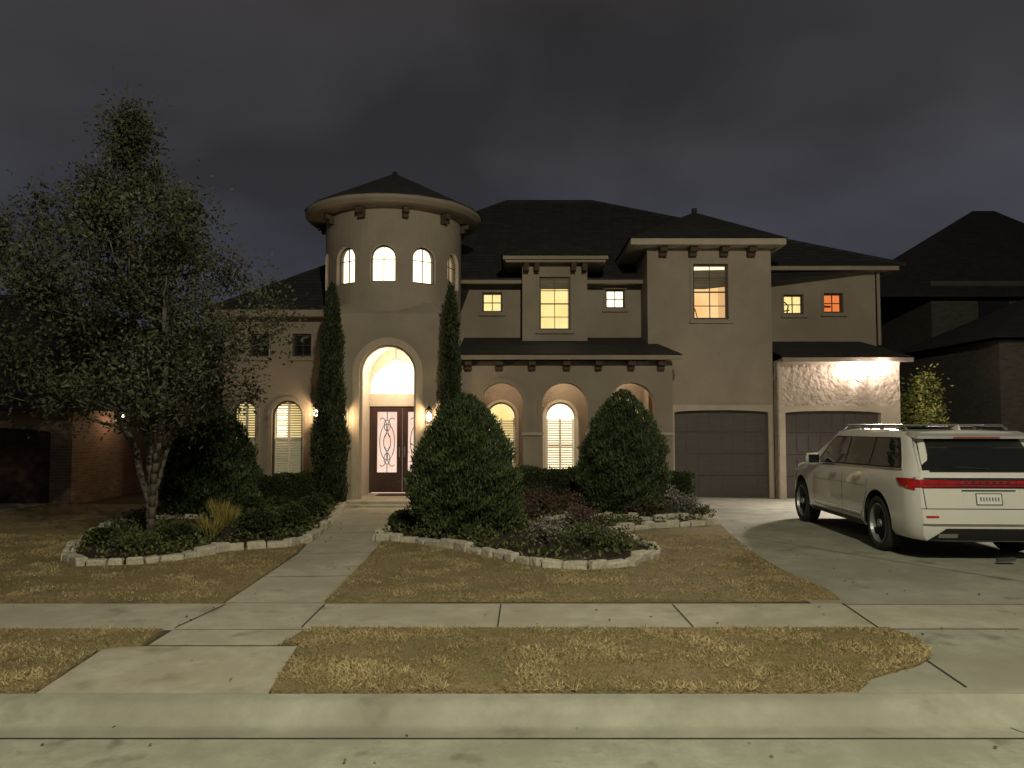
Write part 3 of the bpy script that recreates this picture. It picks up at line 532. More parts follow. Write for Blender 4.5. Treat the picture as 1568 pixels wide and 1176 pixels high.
add('side_garage_roof',[(q0,18.26,zk+.033),(k1,18.26,zk+.033),(k1-.3,YU-.01,VZ(523,YU)),(q0,YU-.01,VZ(523,YU)),(k1,28,zk+.033),(k1-.3,28,VZ(523,YU))],[(0,1,2,3),(1,4,5,2)],M['roof'],hs)
b=MB(); b.tube([(u1+.06,YU-.05,uz),(u1+.06,YU-.05,3.9)],.045,8); b.out('downpipe',ST,hs)
# ---- lights with fixtures
def plight(name,loc,col,w,r,parent,spot=None):
    l=bpy.data.lights.new(name,'SPOT' if spot else 'POINT'); l.energy=w; l.color=col; l.shadow_soft_size=r; o=bpy.data.objects.new(name,l); S.collection.objects.link(o); o.location=loc; o.parent=parent
    if spot: l.spot_size=math.radians(spot[1]); l.spot_blend=1.0; o.rotation_euler=Vector(spot[0]).to_track_quat('-Z','Y').to_euler()
    return o
def sconce(x,y,z,w=22):
    e=root('wall_lantern'); b=MB(); b.box(x-.05,x+.05,y+.13,y+.148,z-.12,z+.16); b.box(x-.09,x+.09,y-.09,y+.09,z+.14,z+.16); b.box(x-.07,x+.07,y-.07,y+.07,z-.16,z-.145); b.box(x-.015,x+.015,y,y+.13,z+.16,z+.18)
    for sx in (-1,1):
        for sy in (-1,1): b.box(x+sx*.075-.006,x+sx*.075+.006,y+sy*.075-.006,y+sy*.075+.006,z-.15,z+.14)
    b.lathe([(.1,z+.16),(.01,z+.25)],4,Matrix.Translation((x,y,0))@Matrix.Rotation(math.pi/4,4,'Z')); b.out('lantern_frame',M['black'],e)
    b=MB(); b.lathe([(.005,z-.10),(.045,z-.07),(.05,z+.04),(.005,z+.10)],10,Matrix.Translation((x,y,0))); b.out('lantern_bulb',M['bulb'],e,True)
    plight('lantern_light',(x,y-.12,z),(1,.68,.36),w,.05,e)
sconce(UX(525,17.4),17.4,VZ(640,17.4),28); sconce(UX(657,17.4),17.4,VZ(638,17.4),34); sconce(UX(484,19.35),19.35,VZ(632,19.35),36)  # third lantern is added behind the cypress to warm the left wing wall
e=root('entry_pendant_lantern'); px_=(o0+o1)/2+.05
b=MB(); b.tube([(px_,18.4,oz+.05),(px_,18.4,oz-.25)],.008); b.box(px_-.07,px_+.07,18.33,18.47,oz-.27,oz-.255); b.out('lantern_stem',M['black'],e)
b=MB(); b.lathe([(.01,oz-.45),(.055,oz-.4),(.055,oz-.3),(.01,oz-.26)],12,Matrix.Translation((px_,18.4,0))); b.out('lantern_globe',M['bulb'],e,True)
plight('pendant_light',(px_,18.4,oz-.55),(1,.80,.58),60,.08,e)
for i,(p,q) in enumerate(ops):
    e=root('porch_ceiling_light'); x=(p+q)/2-.1; b=MB(); b.lathe([(.01,azt-.17),(.08,azt-.15),(.09,azt-.11)],14,Matrix.Translation((x,19.0,0))); b.out('lamp_glass',M['bulb'],e,True)
    plight('ceiling_light',(x,19.0,azt-.3),(1,.76,.5),(11,22,13)[i],.06,e)
e=root('garage_flood_light'); fx,fz=UX(1332,18.45),VZ(573,18.45); b=MB(); b.box(fx-.07,fx+.07,18.6,18.668,fz-.02,fz+.1); b.tube([(fx,18.6,fz+.05),(fx-.22,18.48,fz)],.02); b.tube([(fx,18.6,fz+.05),(fx+.22,18.48,fz+.05)],.02); b.out('flood_bracket',M['plate'],e)
for sx,dzz in ((-.25,-.07),(.25,.06)):
    c=Vector((fx+sx,18.40,fz+dzz)); R=Matrix.Translation(c)@Matrix.Rotation(math.radians(62),4,'X')
    b=MB(); b.lathe([(.04,-.15),(.08,-.11),(.12,.0),(.125,.03)],20,R); b.out('flood_head',M['plate'],e,True)
    b=MB(); b.lathe([(.122,.02),(.12,.06),(.09,.10),(.05,.125),(.005,.135)],20,R); b.out('flood_bulb',M['flood'],e,True)
    plight('added_wall_halo',c+Vector((0,-.10,.16)),(1,.82,.68),75,.08,e)  # extra point light added to burn a bright halo onto the wall
    plight('flood_beam',c+Vector((0,-.24,-.1)),(1,.86,.74),1100,.08,e,((sx*1.7-.1,-1,-.66),150))
# ---------------------------------------------------------------- street lamp behind the viewer
sl=root('street_lamp'); LX,LY,LZ=2.2,-2.2,9.0
b=MB(); b.tube([(LX,LY-1.6,-.2),(LX,LY-1.6,8.2),(LX,LY-1.3,9.0),(LX,LY-.1,9.3)],[.1,.06,.05,.04],10); b.lathe([(.18,-.2),(.18,.1),(.1,.2)],10,Matrix.Translation((LX,LY-1.6,0))); b.out('pole',M['metal'],sl,True)
b=MB(); b.box(LX-.13,LX+.13,LY-.2,LY+.4,9.23,9.33); b.out('lamp_head',M['metal'],sl); b=MB(); b.box(LX-.1,LX+.1,LY-.1,LY+.35,9.2,9.228); b.out('lamp_lens',M['streetled'],sl)
plight('street_light',(LX,LY+.1,LZ),(1,.93,.66),5600,.15,sl)
# ---------------------------------------------------------------- neighbours
nb=root('brick_neighbour_house')
Yn=17.5; nx1=UX(113,Yn); gz=VZ(658,Yn); gx1=UX(80,Yn)
plate('front_wall',rect(-20,nx1,0,VZ(628,Yn)),[arch(gx1-4.2,gx1,-.1,gz+.05,rise=.12)],Yn,Yn+.25,M['brick'],nb)
b=MB(); b.box(nx1-.2,nx1,Yn+.253,21.5,0,VZ(628,Yn)); b.box(nx1+.003,nx1+.9,21.5,21.7,0,2.6); b.out('side_wall',M['brick'],nb)
b=MB(); b.box(gx1-4.2,gx1,Yn+.18,Yn+.22,0,gz+.05)
for i in range(4): b.box(gx1-4.2,gx1,Yn+.165,Yn+.179,i*.45+.03,i*.45+.42)
b.out('garage_door',surf('brown_door',(.045,.026,.02),(.07,.04,.03),bump=.1),nb)
zz=VZ(628,Yn)
add('hip_roof',[(-21,Yn-.45,zz),(nx1+.4,Yn-.45,zz),(nx1+.4,27,zz),(-21,27,zz),(-12.5,21.5,zz+3.3),(-18,21.5,zz+3.3)],[(0,1,4,5),(1,2,4),(2,3,5,4),(3,0,5)],M['roof'],nb)
b=MB(); b.box(-21,nx1+.38,Yn-.4,Yn-.003,zz-.1,zz-.01); b.out('eave',M['wood'],nb)
e=root('wall_lantern'); b=MB(); b.box(nx1+.003,nx1+.03,19.48,19.62,1.85,2.1); b.box(nx1+.03,nx1+.14,19.5,19.6,2.06,2.08); b.out('lantern_body',M['black'],e)
b=MB(); b.box(nx1+.05,nx1+.1,19.52,19.58,1.9,2.05); b.out('lantern_bulb',M['bulb'],e); plight('lantern_light',(nx1+.35,18.9,1.9),(1,.62,.38),6,.05,e)
plate('neighbour_driveway',rect(-20,-10.3,8,17.4),[],0.036,.04,M['conc'],None,'z')
fe=root('wooden_fence'); b=MB(); x=nx1+1
while x<-7.4: b.box(x,x+.13,22.2,22.22,0,1.85+random.uniform(-.01,.01)); x+=.14
x=9.6
while x<14: b.box(x,x+.13,22.2,22.22,0,1.85+random.uniform(-.01,.01)); x+=.14
b.out('pickets',surf('fence_wood',(.05,.036,.025),(.09,.066,.045),bump=.3,stretch=(4,4,.5)),fe)
rn=root('brick_neighbour_house'); Yq=20.5; w0=UX(1532,Yq); w1=w0+8
zq=VZ(520,Yq)
b=MB(); b.box(w0,w1,Yq,Yq+5.4,0,zq); b.out('near_wing_walls',M['brickdark'],rn)
b=MB(); b.box(UX(1430,26),w0+9,26,34,0,VZ(430,26)); b.out('main_walls',M['brickdark'],rn)
z1=VZ(450,25.5); add('main_roof',[(UX(1345,25.5),25.5,z1-.1),(w0+10,25.5,z1-.1),(w0+10,36,z1-.1),(UX(1345,25.5),36,z1-.1),(UX(1498,30),30,VZ(323,30)),(w0+6,30,VZ(323,30))],[(0,1,5,4),(1,2,5),(2,3,4,5),(3,0,4)],M['roof'],rn)
add('near_wing_roof',[(w0-.4,Yq-.4,zq+.01),(w1,Yq-.4,zq+.01),(w1,Yq+5.3,zq+.01),(w0-.4,Yq+5.3,zq+.01),(w0+3,Yq+3,zq+1.7),(w1,Yq+3,zq+1.7)],[(0,1,5,4),(2,3,4,5),(3,0,4)],M['roof'],rn)
b=MB(); xx=UX(1525,25.99); b.box(xx-.5,xx+.5,25.93,25.99,VZ(490,26),VZ(450,26)); b.out('window',M['glass_win'],rn)
# ---------------------------------------------------------------- vegetation
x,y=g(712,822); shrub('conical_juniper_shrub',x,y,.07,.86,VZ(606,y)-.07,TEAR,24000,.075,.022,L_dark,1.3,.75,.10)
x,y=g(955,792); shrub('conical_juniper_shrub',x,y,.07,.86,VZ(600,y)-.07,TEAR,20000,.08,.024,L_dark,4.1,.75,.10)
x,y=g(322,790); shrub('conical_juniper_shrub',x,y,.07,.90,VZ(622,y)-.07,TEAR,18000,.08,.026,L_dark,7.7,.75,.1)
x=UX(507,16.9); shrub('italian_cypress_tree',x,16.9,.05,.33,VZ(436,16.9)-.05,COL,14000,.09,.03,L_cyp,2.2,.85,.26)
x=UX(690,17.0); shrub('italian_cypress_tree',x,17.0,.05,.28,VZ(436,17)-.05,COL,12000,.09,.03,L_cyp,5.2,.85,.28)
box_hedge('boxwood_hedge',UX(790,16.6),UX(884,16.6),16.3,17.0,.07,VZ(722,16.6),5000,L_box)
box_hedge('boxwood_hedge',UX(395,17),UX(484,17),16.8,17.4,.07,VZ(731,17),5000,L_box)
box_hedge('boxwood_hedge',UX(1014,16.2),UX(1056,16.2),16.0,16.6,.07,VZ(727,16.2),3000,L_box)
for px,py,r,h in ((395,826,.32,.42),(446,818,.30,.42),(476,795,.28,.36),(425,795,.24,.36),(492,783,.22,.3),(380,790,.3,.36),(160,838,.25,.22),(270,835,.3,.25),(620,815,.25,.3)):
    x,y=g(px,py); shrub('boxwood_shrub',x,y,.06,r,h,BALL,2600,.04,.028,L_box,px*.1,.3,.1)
for px,py,r,h,m,nn in ((822,790,.45,.55,L_twig,1300),(870,795,.4,.45,L_twig,1000),(800,800,.35,.35,L_twig,800),(770,815,.35,.35,L_cov,1000),(840,840,.4,.42,L_flow,600),(895,845,.4,.36,L_cov,900),(940,845,.35,.25,L_cov,800),(1020,795,.42,.6,L_flow,1100),(985,797,.4,.42,L_twig,1000),(1048,795,.3,.42,L_flow,700),(890,815,.4,.4,L_twig,900),(340,785,.45,.4,L_twig,1000),(300,790,.4,.35,L_cov,1000),(205,850,.4,.25,L_cov,900),(420,805,.3,.3,L_cov,700),(730,835,.3,.2,L_cov,700),(660,828,.3,.2,L_cov,700),(920,780,.4,.4,L_twig,1000),(1075,797,.2,.2,L_cov,400)):
    x,y=g(px,py); twiggy('garden_shrub',x,y,.07,r,h,nn,m)
for px,py in ((347,812),(322,830),(335,800)):
    x,y=g(px,py); n=200; a=RNG.random(n)*6.28; rr=RNG.random(n)*.10
    C=np.stack([x+rr*np.cos(a),y+rr*np.sin(a),np.full(n,.07)],1); D=np.stack([np.cos(a)*.45,np.sin(a)*.45,np.ones(n)],1)+RNG.normal(0,.16,(n,3)); leaves('ornamental_grass',C,D,.22+.22*RNG.random(n),.014,L_gold)
def tree(name,trunks,clusters,nleaf,leafL,leafW,mat,csig,base_r=.1,minr=.006,zmin=1.6):
    e=root(name); nodes=[]; par=[]
    for tr_ in trunks:
        prev=-1; pts=[Vector(p) for p in tr_]
        for i in range(len(pts)-1):
            for k in range(5):
                if i==0 and k==0 and nodes: prev=0; continue
                p=pts[i].lerp(pts[i+1],k/5)+Vector((random.uniform(-.015,.015),random.uniform(-.015,.015),0)); nodes.append(p); par.append(prev); prev=len(nodes)-1
        nodes.append(pts[-1]); par.append(prev)
    cl=sorted(clusters,key=lambda c:min((Vector(c)-n_).length for n_ in nodes)); ends=[]
    for c in cl:
        c=Vector(c); best=None;bd=1e9
        for i,n_ in enumerate(nodes):
            d=(c-n_).length+max(0,n_.z-c.z+.1)*2.5+(3 if n_.z<zmin else 0)
            if d<bd: bd=d;best=i
        p0=nodes[best]; prev=best; dd=(c-p0).length; st=max(2,int(dd/.22)); off=Vector((random.uniform(-1,1),random.uniform(-1,1),-.6))*dd*.12
        for k in range(1,st+1):
            t=k/st; p=p0.lerp(c,t)+off*math.sin(math.pi*t)+Vector([random.uniform(-.015,.015) for _ in range(3)]); nodes.append(p); par.append(prev); prev=len(nodes)-1
        ends.append(prev)
    w=[0]*len(nodes)
    for i in ends:
        j=i
        while j>=0: w[j]+=1; j=par[j]
    wm=max(w); rad=[max(minr,base_r*(max(w_,.3)/wm)**.48) for w_ in w]
    b=MB()
    for i,p in enumerate(par):
        if p>=0 and (nodes[i]-nodes[p]).length>1e-4: b.tube([nodes[p],nodes[i]],[rad[p] if rad[p]<rad[i]*1.6 else rad[i]*1.15,rad[i]],7 if rad[i]>.02 else 4)
    b.out('trunk_and_limbs',M['bark'],e,True)
    E=np.array([nodes[i] for i in ends]); n=nleaf; idx=(RNG.random(n)*len(E)).astype(int); wgt=RNG.random(len(E)); idx=idx[RNG.random(n)<(.25+.75*wgt)[idx]]; n=len(idx)
    jit=RNG.normal(0,1,(n,3))*csig*(0.5+1.0*RNG.random(len(E)))[idx][:,None]
    C=E[idx]+jit; tone=RNG.random(len(E))[idx]
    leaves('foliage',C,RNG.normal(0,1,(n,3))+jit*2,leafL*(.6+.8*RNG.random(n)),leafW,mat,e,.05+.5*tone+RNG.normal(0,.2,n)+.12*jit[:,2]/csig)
    return e
tx,ty=g(230,832)
def T(px,py,dy=0): X,Z=at(px,py,ty+dy); return (X,ty+dy,Z)
prof=[(165,.05),(200,.25),(240,.42),(280,.75),(310,1.3),(350,1.95),(400,2.35),(460,2.4),(520,2.3),(570,2.15),(610,1.9),(640,1.2)]
cl=[]
for i in range(470):
    py=random.uniform(175,640)
    R=np.interp(py,[p[0] for p in prof],[p[1] for p in prof])
    if random.random()>(R+.25)/2.4: continue
    a=random.random()*6.283; q=random.random()**.45*R*(.80+.30*math.sin(3*a+py*.03)+random.uniform(-.08,.12))
    cxp=np.interp(py,[165,300,450,650],[205,185,190,205])
    X,Z=at(cxp,py,ty); cl.append((X+q*math.cos(a),ty+q*math.sin(a)*.9,Z-.1*q))
base=(tx,ty,.03)
tree('oak_tree',[[base,T(228,770),T(207,690,.1),T(165,600,.2),T(130,480,.3)],
 [base,T(233,760),T(228,680),T(205,560),T(200,400),T(205,240)],
 [base,T(240,750,.1),T(262,670,.2),T(290,580,.2),T(320,470,.1)],
 [base,T(236,740,-.1),T(245,660,-.3),T(255,560,-.6),T(250,450,-.7)]],cl,78000,.075,.036,L_tree,.145,.095)
X0=UX(1413,19.2); b0=Vector((X0,19.2,0)); cl=[]
for i in range(60):
    h=random.random(); r=.60*(1-h)**.6*(.4+.6*random.random()); a=random.random()*6.28; cl.append((X0+r*math.cos(a),19.2+r*math.sin(a),1.45+h*1.45))
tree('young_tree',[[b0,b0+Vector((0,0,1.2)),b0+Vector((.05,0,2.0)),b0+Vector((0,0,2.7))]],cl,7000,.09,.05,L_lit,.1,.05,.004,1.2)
for cx,cy,rr,hh in ((-13,30,3.2,5.6),(-17.5,31,3.5,6.4),(-9.3,31,2.2,4.6),(12.2,31,2.0,4.2),(-22,33,4,7)):
    shrub('background_tree',cx,cy,0,rr,hh,BALL,5000,.35,.2,L_dark,cx,.3,.14)
# ---------------------------------------------------------------- SUV
car=root('parked_suv'); CL=5.3
def roff(z):
    return np.interp(z,[.25,.42,.5,.66,.74,.95,1.12,1.2,1.5,1.66,1.75],[.10,.02,0,.0,.05,.08,.10,.14,.36,.5,.62])
def foff(z):
    return np.interp(z,[.25,.5,.8,1.0,1.12],[.12,0,.03,.12,.3])
def zroof(y): return np.interp(y,[0,.5,1.2,2.6,3.15,3.55,4.05,4.6,5.1,5.3],[1.70,1.705,1.735,1.735,1.70,1.50,1.135,1.08,1.0,.98])
def zbelt(y): return np.interp(y,[0,1.5,3.6,4.05,4.6,5.3],[1.17,1.15,1.10,1.06,1.02,.93])
def wid(y): return np.interp(y,[0,.12,.35,1,2.6,4.3,4.8,5.15,5.3],[.86,.945,.98,.99,.99,.985,.95,.86,.70])
def ring(y,fr,ff):
    w=wid(y); zb=zbelt(y); zr=zroof(y); cab=max(0,min(1,(zr-zb-.03)/.5)); wr=w-(.03+.17*cab)
    P=[(0,.28),(w*.6,.28),(w-.07,.29),(w-.015,.36),(w-.005,.55),(w,.75),(w-.005,.93),(w-.02,zb-.05),(w-.045,zb),(w-.06-.06*cab,zb+.35*(zr-zb)),(wr,zb+.82*(zr-zb)),(wr-.07,zr-.02),(wr-.25,zr),(0,zr+.012)]
    out=[]
    for x,z in P:
        yy=y
        if fr>0: yy+=float(roff(z))*fr
        if ff>0: yy-=float(foff(z))*ff
        out.append((x,yy,z))
    return out
ys=[0,.06,.14,.3,.6,.95,1.3,1.8,2.3,2.8,3.15,3.4,3.6,3.85,4.05,4.3,4.6,4.9,5.1,5.22,5.3]
vs=[];fs=[]; rings=[]
for y in ys:
    fr=max(0,1-y/1.15) if y<1.15 else 0; ff=max(0,1-(CL-y)/.6)
    R=ring(y,fr,ff); full=R+[(-x,yy,z) for x,yy,z in R[-2:0:-1]]; rings.append(list(range(len(vs),len(vs)+len(full)))); vs+=full
m=len(rings[0])
for i in range(len(rings)-1):
    for k in range(m): fs.append((rings[i][k],rings[i][(k+1)%m],rings[i+1][(k+1)%m],rings[i+1][k]))
def cap(rg,inv):
    h=14
    for k in range(h-1):
        a,b_=rg[k],rg[k+1]; c,d=rg[(m-k-1)%m] if k+1<h-1 else rg[k+1],rg[(m-k)%m]
        f=[a,b_,c,d]; f=list(dict.fromkeys(f))
        if len(f)>2: fs.append(tuple(f[::-1] if inv else f))
cap(rings[0],True); cap(rings[-1],False)
body=add('body',vs,fs,M['white'],car,True); body.data.materials.append(M['black'])
wy=(1.12,4.42); WR=.385
for y in wy:
    for sx in (-1,1):
        b=MB(); R=Matrix.Translation((sx*.98,y,WR+.02))@Matrix.Rotation(math.pi/2,4,'Y'); n=36
        b.lathe([(.01,-.32),(.455,-.32),(.455,.32),(.01,.32)],n,R); c=b.out('cut',M['white']); c.data.materials.append(M['black'])
        for p in c.data.polygons: p.material_index=1
        bm=bmesh.new(); bm.from_mesh(c.data); bmesh.ops.remove_doubles(bm,verts=bm.verts,dist=.012); bmesh.ops.holes_fill(bm,edges=bm.edges); bmesh.ops.recalc_face_normals(bm,faces=bm.faces); bm.to_mesh(c.data); bm.free()
        md=body.modifiers.new('c','BOOLEAN'); md.operation='DIFFERENCE'; md.object=c; md.solver='EXACT'
        dg=bpy.context.evaluated_depsgraph_get(); me=bpy.data.meshes.new_from_object(body.evaluated_get(dg)); body.modifiers.clear(); body.data=me; bpy.data.objects.remove(c)
me=body.data
if len(me.materials)<2: me.materials.append(M['black'])
try: me.set_sharp_from_angle(angle=math.radians(38))
except Exception: pass
bm=bmesh.new(); bm.from_mesh(body.data); bvh=BVHTree.FromBMesh(bm); bm.free()
def proj(ax,u,v,off):
    if ax in('L','R'):
        s=-1 if ax=='L' else 1; h=bvh.ray_cast(Vector((s*3,u,v)),Vector((-s,0,0)))
        return (h[0] if h[0] else Vector((s*.9,u,v)))+Vector((s*off,0,0))
    if ax=='B':
        h=bvh.ray_cast(Vector((u,-2,v)),Vector((0,1,0))); return (h[0] if h[0] else Vector((u,0,v)))+Vector((0,-off,0))
    h=bvh.ray_cast(Vector((u,9,v)),Vector((0,-1,0))); return (h[0] if h[0] else Vector((u,5,v)))+Vector((0,off,0))
def patch(name,ax,q,mat,off=.004,nu=8,nv=6):
    q=[Vector(p) for p in q]; vs=[]; fs=[]
    for lay in (off,-.01):
        for j in range(nv+1):
            for i in range(nu+1):
                s,t=i/nu,j/nv; p=q[0].lerp(q[1],s).lerp(q[3].lerp(q[2],s),t); vs.append(proj(ax,p.x,p.y,lay))
    W=nu+1; o=W*(nv+1)
    for j in range(nv):
        for i in range(nu): a=j*W+i; fs.append((a,a+1,a+1+W,a+W))
    bd=[i for i in range(W)]+[j*W+nu for j in range(1,nv+1)]+[nv*W+i for i in range(nu-1,-1,-1)]+[j*W for j in range(nv-1,0,-1)]
    for i in range(len(bd)): a,b_=bd[i],bd[(i+1)%len(bd)]; fs.append((a,b_,b_+o,a+o))
    return add(name,vs,fs,mat,car,False)
def line(ax,pts,w,mat,off=.004,name='trim_line'):
    for i in range(len(pts)-1):
        a,b_=Vector(pts[i]),Vector(pts[i+1]); d=(b_-a).normalized(); n=Vector((-d.y,d.x))*w/2
        patch(name,ax,[a-n,b_-n,b_+n,a+n],mat,off,max(2,int((b_-a).length/.12)),1)
for s in 'LR':
    patch('side_glass_band',s,[(.46,1.20),(3.72,1.135),(3.18,1.60),(.76,1.61)],M['black'],.003,24,6)
    patch('rear_quarter_glass',s,[(.54,1.215),(1.44,1.20),(1.44,1.595),(.80,1.59)],M['glass_dark'],.007)
    patch('rear_door_glass',s,[(1.50,1.20),(2.38,1.18),(2.38,1.60),(1.50,1.60)],M['glass_dark'],.007)
    patch('front_door_glass',s,[(2.44,1.18),(3.62,1.15),(3.16,1.57),(2.44,1.60)],M['glass_dark'],.007)
    line(s,[(.42,1.185),(1.4,1.168),(2.4,1.148),(3.68,1.108)],.022,M['chrome'],.010,'belt_chrome')
    line(s,[(1.46,1.15),(1.46,.80),(1.62,.50),(1.70,.42)],.010,M['black'],.002,'door_gap'); line(s,[(2.40,1.14),(2.40,.42)],.010,M['black'],.002,'door_gap'); line(s,[(3.62,1.1),(3.72,.8),(3.68,.42)],.010,M['black'],.002,'door_gap')
    line(s,[(1.7,.42),(3.68,.42)],.010,M['black'],.002,'sill_gap'); line(s,[(1.66,.475),(3.8,.475)],.028,M['chrome'],.012,'door_chrome'); line(s,[(1.66,.33),(3.86,.33)],.07,M['black'],.01,'sill_cladding')
    line(s,[(1.68,1.0),(1.92,1.0)],.035,M['chrome'],.03,'door_handle'); line(s,[(2.62,.99),(2.86,.985)],.035,M['chrome'],.03,'door_handle')
    line(s,[(1.5,.885),(2.5,.88),(3.7,.86)],.008,M['alloy'],.002,'body_crease')
    patch('tail_lamp_side',s,[(.13,.93),(.40,.985),(.50,1.075),(.16,1.085)],M['tail'],.012)
    patch('headlamp',s,[(4.75,.74),(5.1,.74),(5.05,.86),(4.72,.88)],M['chrome'],.01)
patch('rear_window_surround','B',[(-.83,1.165),(.83,1.165),(.74,1.60),(-.74,1.60)],M['black'],.003,12,6)
patch('rear_window','B',[(-.80,1.19),(.80,1.19),(.72,1.57),(-.72,1.57)],M['glass_dark'],.007,12,6)
b=MB(); b.mesh([(-.76,.30,1.63),(.76,.30,1.63),(.74,.66,1.70),(-.74,.66,1.70),(-.76,.32,1.60),(.76,.32,1.60),(.74,.66,1.62),(-.74,.66,1.62)],[(0,1,2,3),(0,4,5,1),(0,3,7,4),(1,5,6,2),(4,7,6,5)]); b.out('roof_spoiler',M['white'],car)
b=MB(); b.box(-.3,.3,.296,.318,1.612,1.624); b.out('high_brake_lamp',M['tail'],car)
patch('tail_lamp','B',[(-.90,.965),(.90,.965),(.90,1.075),(-.90,1.075)],M['black'],.014,24,3)
for sx in (-1,1):
    q=[(-.90,.972),(-.36,.985),(-.36,1.06),(-.90,1.07)]; q=q if sx<0 else [(-x,z) for x,z in (q[1],q[0],q[3],q[2])]
    patch('tail_lamp_lens','B',q,M['tail'],.022,12,3)
patch('tail_lamp_centre','B',[(-.35,.985),(.35,.985),(.35,1.06),(-.35,1.06)],M['tail'],.020,10,2)
line('B',[(-.90,1.09),(.90,1.09)],.014,M['chrome'],.022,'tail_chrome'); line('B',[(-.82,1.018),(.82,1.018)],.012,M['chrome'],.030,'lamp_trim_bar')
for i in range(7): xx=-.30+i*.088; patch('badge_letter','B',[(xx,1.03),(xx+.05,1.03),(xx+.05,1.052),(xx,1.052)],M['chrome'],.027,1,1)
patch('plate_recess','B',[(-.34,.735),(.34,.735),(.30,.93),(-.30,.93)],M['white'],.002); line('B',[(-.34,.935),(.34,.935)],.016,M['chrome'],.014,'plate_trim'); patch('licence_plate','B',[(-.155,.76),(.155,.76),(.155,.89),(-.155,.89)],M['plate'],.012)
line('B',[(-.165,.755),(.165,.755)],.008,M['black'],.014,'plate_frame'); line('B',[(-.165,.895),(.165,.895)],.008,M['black'],.014,'plate_frame'); line('B',[(-.16,.755),(-.16,.895)],.008,M['black'],.014,'plate_frame'); line('B',[(.16,.755),(.16,.895)],.008,M['black'],.014,'plate_frame')
for i in range(7): xx=-.115+i*.037; patch('plate_character','B',[(xx,.80),(xx+.018,.80),(xx+.018,.85),(xx,.85)],M['alloy'],.015,1,1)
line('B',[(-.86,.70),(.86,.70)],.010,M['black'],.003,'hatch_gap'); line('B',[(-.80,.70),(-.82,.96)],.010,M['black'],.003,'hatch_gap'); line('B',[(.80,.70),(.82,.96)],.010,M['black'],.003,'hatch_gap')
patch('bumper_lower','B',[(-.78,.29),(.78,.29),(.56,.45),(-.56,.45)],M['black'],.012,16,4); line('B',[(-.86,.50),(.86,.50)],.026,M['chrome'],.012,'bumper_chrome')
for sx in (-1,1): line('B',[(.42,.355),(.66,.355)] if sx>0 else [(-.66,.355),(-.42,.355)],.055,M['chrome'],.02,'exhaust_tip'); line('B',[(.66,.60),(.82,.60)] if sx>0 else [(-.82,.60),(-.66,.60)],.026,M['tail'],.008,'reflector')
b=MB(); b.tube([(.0,.13,1.19),(.05,.12,1.21),(-.38,.175,1.235)],.009,5); b.out('rear_wiper',M['black'],car)
patch('windscreen','F',[(-.72,1.16),(.72,1.16),(.66,1.64),(-.66,1.64)],M['glass_dark'],.005,12,6)
patch('grille','F',[(-.4,.5),(.4,.5),(.4,.86),(-.4,.86)],M['chrome'],.01)
b=MB()
for sx in (-1,1):
    x_=sx*.68; b.tube([(x_,.80,1.725),(x_,.92,1.775),(x_,2.9,1.775),(x_,3.05,1.72)],[.016,.018,.018,.016],8)
    for yy in (1.6,2.3): b.box(x_-.015,x_+.015,yy-.03,yy+.03,1.72,1.77)
for yy in (1.35,2.35): b.box(-.66,.66,yy-.035,yy+.035,1.77,1.79)
b.out('roof_rails',M['alloy'],car)
b=MB(); b.box(-.56,.56,.95,2.9,1.75,1.756); b.out('panoramic_roof_glass',M['glass_dark'],car)
b=MB(); b.mesh([(-.02,.72,1.71),(.02,.72,1.71),(.02,.92,1.73),(-.02,.92,1.73),(0,.75,1.79)],[(0,1,4),(1,2,4),(2,3,4),(3,0,4)]); b.out('antenna_fin',M['white'],car)
for sx in (-1,1):
    b=MB(); R=Matrix.Translation((sx*1.06,3.52,1.2)); b.lathe([(.01,-.11),(.1,-.1),(.125,0),(.1,.09),(.01,.1)],14,R@Matrix.Scale(.6,4,(0,1,0))); b.box(-.12 if sx>0 else .0,.0 if sx>0 else .12,-.03,.03,-.08,-.04,R); b.out('door_mirror',M['white'],car,True)
    b=MB(); b.box(-.09,.09,-.079,-.07,-.07,.07,R); b.out('mirror_glass',M['glass_dark'],car)
for y in wy:
    for sx in (-1,1):
        R=Matrix.Translation((sx*.865,y,WR))@Matrix.Rotation(math.pi/2*sx,4,'Y')
        b=MB(); b.lathe([(.285,-.13),(.36,-.13),(.383,-.1),(.385,0),(.383,.09),(.36,.115),(.29,.11),(.28,.09),(.275,-.1)],40,R); b.out('tyre',M['tyre'],car,True)
        b=MB(); b.lathe([(.284,.10),(.268,.108),(.26,.07),(.255,-.1)],40,R); b.lathe([(.06,.06),(.055,.095),(.01,.10)],16,R)
        for k in range(12):
            RR=R@Matrix.Rotation(2*math.pi*k/12,4,'Z'); b.mesh([(.04,-.018,.085),(.265,-.03 if k%2 else -.008,.10),(.265,.008 if k%2 else .03,.10),(.04,.018,.085),(.04,-.018,.03),(.265,-.02,.05),(.265,.02,.05),(.04,.018,.03)],[(0,1,2,3),(0,4,5,1),(3,2,6,7),(4,7,6,5)])
        b.out('alloy_rim',M['alloy'],car)
        b=MB(); b.lathe([(.01,-.02),(.25,-.02)],30,R); b.out('brake_disc',M['black'],car)
b=MB(); b.box(-.7,.7,.3,5.0,.24,.30); b.out('underbody',M['black'],car)
car.location=(6.15,9.98,.012); car.rotation_euler=(0,0,math.radians(-2.5))
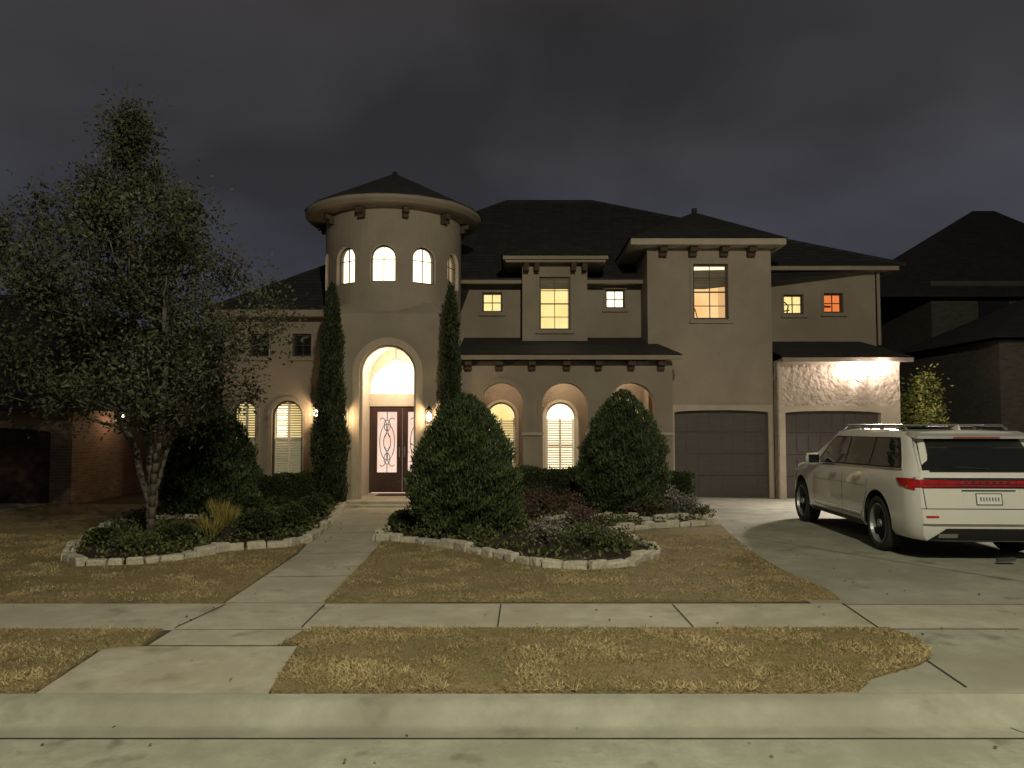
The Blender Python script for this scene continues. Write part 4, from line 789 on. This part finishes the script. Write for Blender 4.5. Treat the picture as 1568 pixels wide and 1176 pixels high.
# ---------------------------------------------------------------- world
w=bpy.data.worlds.new('World'); S.world=w; w.use_nodes=True; nt=w.node_tree; N=nt.nodes; L=nt.links; N.clear()
out=N.new('ShaderNodeOutputWorld'); bg=N.new('ShaderNodeBackground'); L.new(bg.outputs[0],out.inputs[0])
tc=N.new('ShaderNodeTexCoord'); sx=N.new('ShaderNodeSeparateXYZ'); L.new(tc.outputs['Generated'],sx.inputs[0])
ad=N.new('ShaderNodeMath'); ad.operation='ADD'; ad.inputs[1].default_value=.28; L.new(sx.outputs[2],ad.inputs[0])
mx0=N.new('ShaderNodeMath'); mx0.operation='MAXIMUM'; mx0.inputs[1].default_value=.05; L.new(ad.outputs[0],mx0.inputs[0])
dx=N.new('ShaderNodeMath'); dx.operation='DIVIDE'; L.new(sx.outputs[0],dx.inputs[0]); L.new(mx0.outputs[0],dx.inputs[1])
dy=N.new('ShaderNodeMath'); dy.operation='DIVIDE'; L.new(sx.outputs[1],dy.inputs[0]); L.new(mx0.outputs[0],dy.inputs[1])
cx=N.new('ShaderNodeCombineXYZ'); L.new(dx.outputs[0],cx.inputs[0]); L.new(dy.outputs[0],cx.inputs[1]); cx.inputs[2].default_value=2.7
n1=N.new('ShaderNodeTexNoise'); n1.inputs['Scale'].default_value=1.7; n1.inputs['Detail'].default_value=4; n1.inputs['Roughness'].default_value=.45; n1.inputs['Distortion'].default_value=.2; L.new(cx.outputs[0],n1.inputs['Vector'])
r1_=N.new('ShaderNodeValToRGB'); r1_.color_ramp.elements[0].position=.34; r1_.color_ramp.elements[1].position=.70; r1_.color_ramp.elements[0].color=(.55,.55,.55,1); r1_.color_ramp.elements[1].color=(1.2,1.2,1.2,1); L.new(n1.outputs[0],r1_.inputs[0])
gr=N.new('ShaderNodeValToRGB'); gr.color_ramp.elements[0].position=.0; gr.color_ramp.elements[0].color=(.042,.046,.066,1); gr.color_ramp.elements[1].position=.55; gr.color_ramp.elements[1].color=(.042,.038,.036,1)
el_=gr.color_ramp.elements.new(.30); el_.color=(.050,.050,.060,1); L.new(sx.outputs[2],gr.inputs[0])
ml=N.new('ShaderNodeMix'); ml.data_type='RGBA'; ml.blend_type='MULTIPLY'; ml.inputs[0].default_value=1; L.new(gr.outputs[0],ml.inputs[6]); L.new(r1_.outputs[0],ml.inputs[7])
sk=N.new('ShaderNodeTexSky'); sk.sky_type='NISHITA'; sk.sun_disc=False; sk.sun_elevation=math.radians(-4); sk.sun_rotation=math.radians(40)
ms=N.new('ShaderNodeMix'); ms.data_type='RGBA'; ms.blend_type='ADD'; ms.inputs[0].default_value=.02; L.new(ml.outputs[2],ms.inputs[6]); L.new(sk.outputs[0],ms.inputs[7])
L.new(ms.outputs[2],bg.inputs[0]); bg.inputs[1].default_value=1.0
# ---------------------------------------------------------------- camera
cd=bpy.data.cameras.new('camera'); cam=bpy.data.objects.new('camera',cd); S.collection.objects.link(cam); S.camera=cam
cd.sensor_width=36; cd.lens=36*F/1568; cd.clip_end=2000; cam.location=(0,0,H); cam.rotation_euler=(math.pi/2+PT,0,0)
S.view_settings.view_transform='Standard'; S.view_settings.look='None'; S.view_settings.exposure=0
